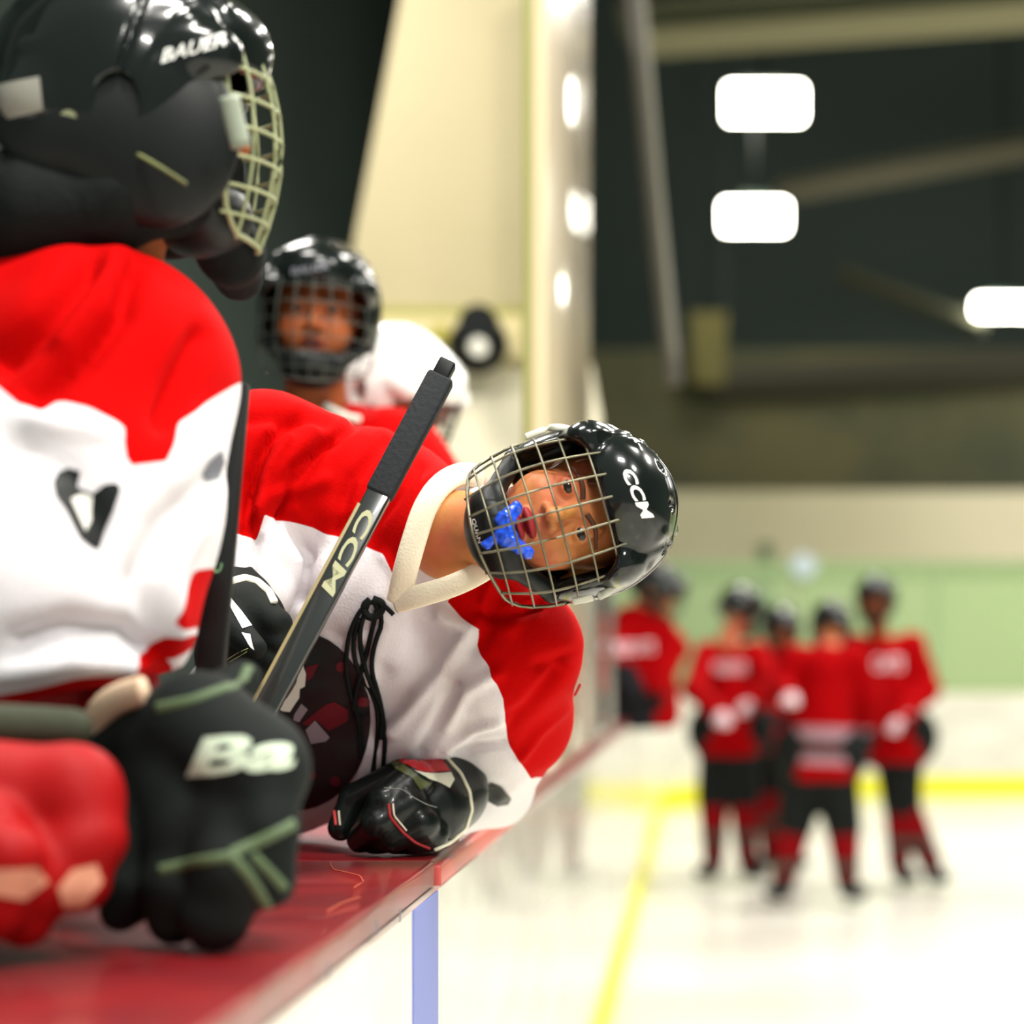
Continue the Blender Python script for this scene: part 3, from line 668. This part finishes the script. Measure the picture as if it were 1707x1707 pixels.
# mouthguard
def mg_sdf(p):
    d = cap(p, (-.020, -.103, -.060), (-.008, -.108, -.077), .0085, .0115); d = smin(d, cap(p, (-.008, -.108, -.077), (.014, -.108, -.080), .0115), .004)
    d = smin(d, cap(p, (.014, -.108, -.080), (.038, -.099, -.060), .0110, .0075), .004)
    d = smin(d, cap(p, (.004, -.108, -.082), (.014, -.107, -.104), .009, .0055), .005); d = smin(d, sph(p, (.014, -.107, -.107), .0062), .003)
    d = d+.0012*np.sin(p[:, 0]*420)*np.sin(p[:, 2]*380+1)
    d = smax(d, -cap(p, (-.012, -.112, -.056), (.026, -.110, -.056), .007), .003); return d
V_, F_ = nets(mg_sdf, (-.04, -.13, -.120), (.055, -.080, -.040), .0015)
mg = link('mouthguard', mesh_from(V_, F_), M_blueg, None, HM@Matrix.Translation((0, -.002, .002)))
tag(mg, "bright blue mouthguard sticking out of the leaning boy's mouth behind the cage", 'mouthguard')

# ------------------------------------------------------------------ sticks
def stick(a, b, w, t, name, label, twist=(0, -1, 0)):
    a = Vector(a); b = Vector(b); d = (b-a); L = d.length; z = d.normalized(); y = Vector(twist); y = (y-z*y.dot(z)).normalized(); x = y.cross(z)
    M = Matrix(((x.x, y.x, z.x, a.x), (x.y, y.y, z.y, a.y), (x.z, y.z, z.z, a.z), (0, 0, 0, 1)))
    r = base(name, label, 'hockey stick', tuple(b)); return r, M, L
st, SM, SL = stick(P(736, 628, 2.76), P(395, 1270, 2.62), .03, .02, 'hockey_stick', 'black hockey stick held upright in front of the leaning boy, taped butt end up')
SH = box_me((-.0155, -.010, .17), (.0155, .010, SL), .003); sh = link('shaft', SH, mat('shaft_black', (34, 38, 36), .25, coat=.5), st, SM)
link('grip_tape', box_me((-.0175, -.013, .0), (.0175, .013, .178), .005), mat('grip_tape', (26, 30, 34), .8, bump=.4, bscale=150), st, SM)
link('butt_end', box_me((-.012, -.011, -.022), (.010, .011, .004), .003), M_black, st, SM)
link('edge_stripe', box_me((-.0172, -.0108, .20), (-.0128, .0108, SL), .001), mat('shaft_tan', (150, 136, 96), .35), sh, SM)
link('edge_stripe', box_me((.0125, -.0108, .22), (.0150, -.0100, SL), .0002), mat('shaft_grey', (120, 124, 108), .35), sh, SM)
sb = bvh_of((SH, SM))
link('stick_lettering', text_on(sb, 'CCM', (606, 846), (-74, 138), (23, 12), 8, .0009, .022, .15), mat('shaft_print', (176, 178, 140), .5), sh)
me = text_on(sb, 'CCM', (478, 1044), (-26, 50), (9, 5), 6, .0009, .0)
if len(me.polygons): link('stick_lettering', me, mat('shaft_print2', (96, 96, 60), .5), sh)

# ------------------------------------------------------------------ near boy on the left (out of focus)
nb = base('person', 'boy closest to the camera at far left, seen from the side, black caged helmet', 'person', (-.98, 2.3, .18))
NM = head_matrix(P(232, 208, 2.36), (.985, .17, -.03), (.03, 0, 1))@Matrix.Scale(1.10, 4); add_face(nb, NM, brown=True)
nh = link('helmet', HELM, M_shell, nb, NM); link('chin_cup', CHIN, M_black, nh, NM); wires(None, NM, M_wireg, nh, .0019, 50)
def plate(sgn):
    v = []; f = []; n = 9
    for i in range(n):
        t = math.radians(sgn*(50+i*6))
        for z in np.linspace(.078, -.112, 12):
            q = ring(t, z); k = max(0, (t*sgn-math.radians(90)))*.0; v.append(q); 
        for z in np.linspace(.078, -.112, 12): q = ring(t, z); v.append((q.x*.95, (q.y-.006)*.95+.006, q.z))
    for i in range(n-1):
        for j in range(11):
            for o_ in (0, 12): f.append((i*24+o_+j, i*24+o_+j+1, (i+1)*24+o_+j+1, (i+1)*24+o_+j))
    me = mesh_from(v, f); bm = bmesh.new(); bm.from_mesh(me); bmesh.ops.recalc_face_normals(bm, faces=bm.faces[:]); bm.to_mesh(me); bm.free(); return me
def guard_shade_sdf(p):
    s = np.stack((np.abs(p[:, 0]), p[:, 1], p[:, 2]), 1)
    d = ell(s, (.082, -.024, -.028), (.026, .078, .090)); d = smin(d, ell(s, (.076, .055, -.02), (.028, .075, .060)), .02)
    return smax(d, -rbox(p, (0, -.03, -.02), (.074, .2, .2), .01), .005)
V_, F_ = nets(guard_shade_sdf, (-.12, -.14, -.14), (.12, .15, .09), .005); link('ear_guard_cheek_shade', mesh_from(V_, F_), M_black, nh, NM)  # black helmet side, also a dark shape standing in for shade on the cheek
hb2 = bvh_of((HELM, NM), (nh.children[-1].data, NM))
me = text_on(hb2, 'BAUER', (268, 106), (108, -30), (4, -24), 8, .001, .02, .1)
if len(me.polygons): link('brand_lettering', me, M_print, nh)
dec('pale_sticker', hb2, [[(-10, 143), (66, 128), (72, 184), (-10, 204)]], mat('sticker_grey', (130, 128, 118), .6), nh, 8)
dec('screw', hb2, [[(114+15*math.cos(a), 198+15*math.sin(a)) for a in np.linspace(0, 2*PI, 12, endpoint=False)]], mat('screw_pale', (150, 156, 120), .5), nh, 8)
me = tube_me([P(382, 160, 2.20), P(390, 200, 2.20), P(402, 245, 2.20)], .0105, 8, .4, 1, updir=(0, 1, 0)); link('side_clip', me, mat('clip_grey', (140, 148, 130), .4), nh)
link('chin_strap', tube_me([P(232, 258, 2.24), P(270, 280, 2.22), P(310, 306, 2.22)], .0045, 6, .5), mat('strap_olive', (108, 112, 66), .6), nh)
link('neck_guard', cloth(lambda p: smax(px_caps(p, [((60, 350, 2.30, 110), (160, 350, 2.30, 84)), ((220, 322, 2.30, 74), (340, 345, 2.34, 52)), ((340, 360, 2.38, 56), (385, 420, 2.42, 48)), ((385, 420, 2.44, 50), (398, 460, 2.50, 42))], .03), -sph(p, P(330, 420, 2.2), .0), .01), P(20, 560, 2.6)-np.array((.1, .4, .1)), P(520, 180, 2.3)+np.array((.1, .3, .1)), .008), M_pad, nb)
NJ = [((165, 640, 2.30, 222), (130, 820, 2.26, 232)), ((130, 820, 2.26, 232), (90, 1000, 2.22, 240)), ((-160, 700, 2.5, 260), (-120, 1050, 2.45, 260)), ((165, 640, 2.30, 215), (-140, 650, 2.42, 230)),
      ((250, 820, 2.34, 120), (262, 1040, 2.36, 66))]
def hemcut(p):                                                          # sleeve ends at a slanting hem
    a = P(-40, 1172, 2.1); b = P(270, 1122, 2.2); n = np.array((-(b-a)[2], 0, (b-a)[0])); n = n/np.linalg.norm(n); return -((p-a)@n)
nfold = [([(0, 600), (70, 540), (150, 440)], 22, -26), ([(60, 660), (140, 600), (205, 520), (215, 450)], 20, -24), ([(330, 560), (290, 640), (270, 700)], 18, -14), ([(100, 560), (200, 430)], 22, 10), ([(20, 740), (120, 790), (200, 960), (240, 1080)], 34, -9),
         ([(370, 790), (270, 880), (240, 960), (275, 1080)], 24, -16), ([(330, 880), (290, 960), (300, 1060)], 16, 10), ([(30, 1070), (110, 1045), (220, 1060), (270, 1110)], 22, -24), ([(0, 1120), (120, 1100), (220, 1110)], 20, 14),
         ([(60, 700), (180, 720)], 18, 8), ([(330, 700), (300, 800)], 20, 8)]
nred = [(-500, 300), (600, 300), (600, 560), (392, 642), (345, 672), (300, 705), (292, 740), (278, 770), (212, 778), (206, 735), (208, 712), (150, 680), (85, 666), (30, 674), (-10, 640), (-500, 500)]
nred2 = [(-500, 1240), (-500, 1160), (0, 1158), (130, 1128), (230, 1112), (270, 1108), (285, 1065), (340, 1055), (330, 1075), (290, 1110), (290, 1200)]
nred3 = [(300, 1050), (286, 1040), (322, 950), (400, 940), (345, 1045)]
njm = cloth(lambda p: smax(px_caps(p, NJ, .03), hemcut(p), .006), (-1.02, 1.95, 1.07), (-.40, 2.62, 1.90), .0075, nfold, [[nred, nred2, nred3]], .0015, gain=1.7)
nj = link('jersey', njm, M_jer, nb); njb = bvh_of(njm)
def jz(x, y): return (.4685*x, 400+.4685*y)
dec('sleeve_number', njb, [[jz(*q) for q in ((190, 860), (210, 825), (245, 812), (288, 825), (275, 880), (250, 930), (300, 1030), (330, 950), (330, 905), (370, 872), (410, 865), (428, 885), (405, 960), (375, 1030), (350, 1102), (320, 1090), (285, 1060), (235, 960), (200, 910))]], M_black, nj, 10)
dec('number_gap', njb, [[jz(*q) for q in ((250, 925), (290, 905), (330, 915), (322, 1000), (300, 1040))]], mat('number_white', (232, 230, 222), .6), nj, 10, .003)
dec('back_lettering', njb, [[jz(*q) for q in ((715, 835), (740, 790), (785, 750), (795, 790), (775, 850), (730, 855))]], mat('lettering_grey', (110, 112, 122), .6), nj, 8)
lower = cloth(lambda p: px_caps(p, [((0, 1130, 2.32, 90), (210, 1150, 2.28, 50)), ((210, 1150, 2.28, 50), (150, 1215, 2.22, 44))], .02), (-.95, 2.1, 1.18), (-.4, 2.5, 1.42), .008)
link('undersleeve', lower, mat('dark_red_fabric', (150, 18, 20), .8), nb)
add_legs(nb, -1.02, 2.3)
V_, F_ = nets(lambda p: cap(p, P(-120, 1060, 2.42), (-1.02, 2.32, .85), .15, .14), (-1.25, 2.1, .7), (-.75, 2.7, 1.5), .014); link('pants', mesh_from(V_, F_), M_pad, nb)
# his big glove
ng = [((205, 1245, 2.16, 72), (330, 1215, 2.08, 92)), ((330, 1215, 2.08, 92), (420, 1280, 2.02, 98)), ((300, 1270, 2.10, 96), (360, 1400, 2.04, 118)), ((340, 1190, 2.12, 56), (400, 1135, 2.16, 36)),
      ((440, 1290, 2.00, 68), (445, 1380, 1.98, 50)), ((445, 1380, 1.98, 50), (450, 1470, 1.98, 44)),
      ((390, 1370, 2.00, 66), (385, 1450, 1.97, 60)), ((385, 1450, 1.97, 60), (360, 1530, 1.97, 58)),
      ((320, 1400, 2.02, 66), (300, 1480, 2.0, 60)), ((300, 1480, 2.0, 60), (290, 1530, 2.0, 46)), ((260, 1400, 2.06, 60), (225, 1480, 2.04, 52)), ((225, 1480, 2.04, 52), (200, 1520, 2.04, 34)), ((250, 1330, 2.1, 70), (240, 1420, 2.06, 66))]
g3, gm3 = glove(ng, .014, .005, .03, mat('glove_black3', (17, 22, 20), .75, spec=.2, bump=.2, bscale=40), nb, clip=1.0712)
gb3 = bvh_of(gm3)
link('glove_lettering', text_on(gb3, 'Ba', (312, 1296), (176, -14), (14, -64), 12, .0015, .035, .12), mat('glove_print', (200, 214, 190), .5), g3)
M_pip = mat('green_piping', (82, 100, 68), .6)
for ps, r in (([(262, 1182), (320, 1170), (375, 1150), (402, 1138), (414, 1112)], .0058), ([(266, 1452), (330, 1438), (385, 1428), (415, 1462), (446, 1512)], .0055), ([(385, 1424), (430, 1404), (490, 1372)], .0055), ([(420, 1426), (450, 1455), (474, 1482)], .0050)):
    me = line_on(gb3, ps, r, .0005, .5)
    if me: link('piping', me, M_pip, g3)
link('cuff_trim', tube_me([P(150, 1222, 2.13), P(172, 1180, 2.10), P(205, 1160, 2.08), P(240, 1152, 2.06)], .015, 8, .5, 2, updir=(0, 1, 0)), mat('cuff_cream', (220, 190, 160), .6), g3)
ns, NSM, NSL = stick(P(392, 640, 2.44), P(345, 1180, 2.40), .03, .02, 'hockey_stick', 'black hockey stick partly hidden behind the near boy\'s white sleeve')
NSH = box_me((-.016, -.010, 0), (.016, .010, NSL), .003); link('shaft', NSH, M_black, ns, NSM)
me = text_on(bvh_of((NSH, NSM)), 'C', (354, 955), (4, -16), (14, 0), 6, .001, .02)
if len(me.polygons): link('stick_lettering', me, mat('shaft_print3', (120, 170, 120), .5), ns)

# red glove lowest left
rgv = base('hockey_glove', 'blurred red glove with pale patches resting on the ledge at the left edge', 'glove', (-.62, 1.95, 1.07))
rc = [((-40, 1330, 1.95, 100), (120, 1330, 1.95, 84)), ((120, 1320, 1.95, 80), (150, 1400, 1.93, 62)), ((-20, 1400, 1.9, 80), (60, 1470, 1.9, 60)), ((60, 1470, 1.9, 60), (40, 1530, 1.9, 50)), ((120, 1420, 1.92, 60), (130, 1470, 1.92, 54)), ((-60, 1440, 1.9, 70), (-70, 1520, 1.9, 60)), ((10, 1430, 1.86, 60), (-10, 1520, 1.86, 50))]
V_, F_ = nets(lambda p: smax(px_caps(p, rc, .012), 1.0712-p[:, 2], .004), (-.82, 1.75, 1.05), (-.45, 2.1, 1.32), .006)
rm = mesh_from(V_, F_); link('shell', rm, mat('red_glove', (150, 4, 6), .6, spec=.2), rgv); rb = bvh_of(rm)
dec('pale_patch', rb, [[(95, 1480), (120, 1450), (160, 1440), (170, 1470), (140, 1510), (105, 1512)], [(-20, 1450), (60, 1446), (80, 1470), (40, 1500), (-20, 1490)]], mat('patch_pink', (214, 150, 120), .6), rgv, 10)
sv = link('dark_sleeve', cloth(lambda p: px_caps(p, [((-60, 1210, 2.0, 42), (120, 1215, 2.02, 36))], .01), (-.8, 1.9, 1.2), (-.5, 2.1, 1.36), .007), mat('olive_black_sleeve', (48, 52, 34), .8)); 
tag(sv, 'dark olive padded sleeve lying above the red glove at the left edge', 'sleeve')

# ------------------------------------------------------------------ bench players behind
sp = base('person', 'boy in black caged helmet facing the camera on the bench behind the leaning boy', 'person', (-.95, 4.3, .18))
M2 = head_matrix(P(530, 537, 4.35), (.10, -1, -.02), (.06, 0, 1))@Matrix.Scale(1.12, 4); add_face(sp, M2, brown=True); h2 = link('helmet', HELM, M_shell, sp, M2); link('chin_cup', CHIN, M_black, h2, M2); wires(None, M2, mat('cage_dark', (84, 88, 80), .4, metal=.5), h2, .0012)
me = text_on(bvh_of((HELM, M2)), 'BAUER', (486, 458), (62, -10), (1, -11), 5, .001, .01)
if len(me.polygons): link('brand_lettering', me, mat('print_dim', (150, 150, 160), .5), h2)
SJ = [((500, 790, 4.5, 125), (640, 800, 4.45, 120)), ((640, 800, 4.45, 110), (720, 880, 4.4, 90)), ((500, 790, 4.5, 120), (560, 1010, 4.5, 150)), ((500, 790, 4.5, 115), (420, 880, 4.4, 90)), ((560, 1010, 4.5, 150), (540, 1180, 4.5, 150))]
s_j = link('jersey', cloth(lambda p: px_caps(p, SJ, .03), P(260, 1360, 4.7)-np.array((0, .5, 0)), P(840, 640, 4.4)+np.array((0, .4, 0)), .012, [], [[[(-300, 300), (1200, 300), (1200, 900), (-300, 900)]]], .004), M_jer, sp)
link('collar', tube_me([P(545, 678, 4.32), P(575, 695, 4.30), P(600, 700, 4.30)], .014, 8, .6), M_white, s_j)
add_legs(sp, -.84, 4.5)
wpn = base('person', 'bench player in a white helmet mostly hidden behind the stick', 'person', (-.75, 4.9, .18))
M3 = head_matrix(P(662, 668, 4.75), (.80, -.50, -.55), (0.05, 0, 1))@Matrix.Scale(1.08, 4); add_face(wpn, M3); add_cage(wpn, M3, M_black, mat('white_shell', (245, 245, 240), .25, coat=.6), True)
link('jersey', cloth(lambda p: px_caps(p, [((640, 850, 4.95, 110), (740, 860, 4.9, 90)), ((680, 860, 4.95, 110), (670, 1120, 4.95, 120))], .03), P(500, 1300, 5.1)-np.array((0, .4, 0)), P(880, 700, 4.9)+np.array((0, .4, 0)), .014, [], [[[(300, 300), (1200, 300), (1200, 960), (300, 960)]]], .003), mat('jersey_dark_red', (200, 196, 196), .85, zones=[(150, 30, 26)]), wpn)
add_legs(wpn, -.74, 4.95)

# ------------------------------------------------------------------ skaters in the distance
def hand_me():
    def f(p):
        d = rbox(p, (0, 0, 0), (.045, .028, .05), .025)
        for i, x in enumerate((-.034, -.012, .012, .034)): d = smin(d, cap(p, (x, -.005, -.045), (x, -.03, -.085+abs(x)*.3), .013), .006); d = smin(d, cap(p, (x, -.03, -.085+abs(x)*.3), (x, -.05, -.06), .011), .005)
        d = smin(d, cap(p, (.04, -.01, .0), (.065, -.04, -.04), .014), .006)
        d = smin(d, cap(p, (0, 0, .04), (0, 0, .10), .05, .065), .015); return d
    V, Fc = nets(f, (-.09, -.09, -.12), (.09, .09, .17), .009); return mesh_from(V, Fc)
HAND = hand_me(); HANDW = HAND.copy()
M_glr = mat('glove_white_red', (214, 190, 196), .6); M_sock = mat('sock_red', (120, 12, 18), .9, spec=.05, zones=[(60, 66, 60)])
RED_F = (146, 2, 6)
def skater(label, Y, head, face, sh, hip, arms, legs, zones=None, zc=None, col=RED_F, text=None, group='red skaters huddled on the ice', hz=1.0, upv=(0, 0, 1), brown=False, feet=True):
    hx, hy = hip; r = base('person', label, 'person', tuple(P(hx, max(hy, 1480), Y)) if feet else tuple(P(hx, hy, Y)), group)
    M = head_matrix(P(head[0], head[1], head[2] if len(head) > 2 else Y), face, upv)@Matrix.Scale(1.1, 4)
    add_face(r, M, brown); add_cage(r, M, M_black, M_shell, True)
    s1, s2 = sh; ppm = F/Y
    mid = ((s1[0]+s2[0])/2, (s1[1]+s2[1])/2)
    caps = [((s1[0], s1[1], Y, .095*ppm), (s2[0], s2[1], Y, .095*ppm)), ((mid[0], mid[1]+.06*ppm, Y, .15*ppm), (hx, hy+.10*ppm, Y, .22*ppm))]
    allp = [P(s1[0], s1[1], Y), P(s2[0], s2[1], Y), P(hx, hy, Y)]
    for (s, e, w) in arms:
        caps += [((s[0], s[1], Y, .088*ppm), (e[0], e[1], e[2], .075*ppm)), ((e[0], e[1], e[2], .075*ppm), (w[0], w[1], w[2], .055*ppm))]
        allp += [P(*e), P(*w[:3])]
    lo = np.min(allp, 0)-.26; hi = np.max(allp, 0)+.26
    jm_ = cloth(lambda p: smax(px_caps(p, caps, .04), P(0, hy+.20*ppm, Y)[2]-p[:, 2], .02), lo, hi, .018, [], zones or [], .006)
    j = link('jersey', jm_, mat('skater_jersey_'+str(zc), col, .9, zones=zc, spec=.05), r)
    if text:
        (s_, o_, xd, yd) = text; me = text_on(bvh_of(jm_), s_, o_, xd, yd, 6, .004, .02)
        if len(me.polygons): link('lettering', me, mat('letter_pink', (232, 206, 214), .6), j)
    for (s, e, w) in arms:
        a = Vector(P(*e)); b = Vector(P(*w[:3])); d = (b-a).normalized()
        q = (-d).to_track_quat('Z', 'Y').to_matrix().to_4x4(); q = q@Matrix.Scale(.8, 4); q.translation = b+d*.04
        link('glove', HANDW if w[3:] else HAND, M_glr if w[3:] else M_pad, r, q)
    if not feet: return r
    def pants(p):
        d = cap(p, P(hx-.08*ppm, hy+.05*ppm, Y), P(hx+.08*ppm, hy+.05*ppm, Y), .19)
        for (k, f) in legs: d = smin(d, cap(p, P(hx+(k[0]-hx)*.5, hy+.08*ppm, Y), P(k[0], k[1], Y), .14, .105), .04)
        return d
    pts = [P(k[0], k[1], Y) for k, f in legs]+[P(hx, hy, Y)]
    V, Fc = nets(pants, np.min(pts, 0)-.3, np.max(pts, 0)+.3, .02); link('pants', mesh_from(V, Fc), M_pad, r)
    for (k, f) in legs:
        fp = P(f[0], f[1], Y); fp[2] = .07; kp = P(k[0], k[1], Y); an = fp+np.array((0, .03, .10))
        me = cloth(lambda p: cap(p, kp, an, .100, .068), np.minimum(kp, an)-.12, np.maximum(kp, an)+.12, .016, [],
                   [[[(0, y0), (1707, y0), (1707, y1), (0, y1)] for y0, y1 in ((k[1]+.20*ppm, k[1]+.26*ppm), (k[1]+.30*ppm, k[1]+.34*ppm))]])
        link('sock', me, M_sock, r)
        V, Fc = nets(lambda p: smin(cap(p, an+(0, 0, .03), fp+(0, .03, .03), .055, .05), ell(p, fp+(np.sign(f[0]-hx)*.05, -.05, .02), (.07, .13, .045)), .03), fp-.22, fp+np.array((.22, .22, .25)), .014)
        s_ = link('skate', mesh_from(V, Fc), M_black, r); link('blade', box_me((fp[0]-.004, fp[1]-.16, 0.0), (fp[0]+.004, fp[1]+.12, .045)), M_steel, s_)
    return r
def fY(py): return CH*F/(py-HY)
skater('red skater at the left of the huddle, head turned to the others', fY(1476), (1236, 1022), (.7, .5, -.3), ((1186, 1100), (1256, 1100)), (1218, 1205),
       [((1180, 1090), (1158, 1150, fY(1490)), (1200, 1190, fY(1500), 1)), ((1262, 1092), (1290, 1140, 13.0), (1250, 1170, 12.8, 1))], [((1190, 1330), (1190, 1470)), ((1240, 1330), (1246, 1470))], text=('WILDCATS', (1188, 1122), (55, 0), (0, -18)))
skater('red skater in the middle of the huddle mostly hidden behind the others', 14.0, (1302, 1052), (.2, -1, -.3), ((1275, 1105), (1340, 1105)), (1300, 1200),
       [((1275, 1105), (1262, 1160, 13.8), (1290, 1190, 13.5)), ((1340, 1105), (1350, 1160, 13.8), (1320, 1190, 13.5))], [((1285, 1310), (1285, 1452)), ((1318, 1310), (1318, 1452))])
skater('tallest skater at the right of the huddle facing the camera', fY(1484), (1460, 1004), (-.25, -1, -.1), ((1434, 1092), (1512, 1088)), (1490, 1215),
       [((1425, 1080), (1400, 1140, 12.8), (1440, 1190, 12.6)), ((1520, 1076), (1546, 1150, 12.9), (1500, 1200, 12.6, 1))], [((1500, 1340), (1500, 1440)), ((1506, 1340), (1552, 1480))], text=('WILDCATS', (1404, 1118), (100, 0), (0, -24)), brown=True)
cz2 = [[[(1200, 1206), (1500, 1216), (1500, 1240), (1200, 1228)], [(1200, 1252), (1500, 1264), (1500, 1280), (1200, 1268)]], [[(1200, 1230), (1500, 1242), (1500, 1262), (1200, 1250)]]]
skater('red skater with striped jersey hem, back to the camera, in front of the huddle', fY(1512), (1385, 1050, 12.5), (.1, 1, -.6), ((1326, 1106), (1424, 1104)), (1368, 1240),
       [((1325, 1100), (1300, 1150, 12.0), (1316, 1160, 11.7, 1)), ((1425, 1100), (1450, 1160, 12.1), (1440, 1210, 12.2))], [((1325, 1375), (1308, 1506)), ((1405, 1375), (1412, 1506))], zones=cz2, zc=[(150, 120, 130), (38, 46, 42)])
skater('red player bent forward over the near boards beyond the glass', 11.2, (1094, 992), (.9, -.2, -.5), ((1052, 1040), (1092, 1052)), (1066, 1150),
       [((1052, 1040), (1020, 1100, 11.0), (1050, 1150, 11.0)), ((1092, 1052), (1122, 1080, 11.2), (1100, 1150, 11.0))], [], zones=[[[(980, 1104), (1056, 1104), (1092, 1180), (1092, 1240), (980, 1240)]]], zc=[(34, 34, 38)], text=('WILDCATS', (1008, 1092), (82, -4), (0, -20)), group=None, feet=False)
print('OBJS', len(bpy.data.objects))
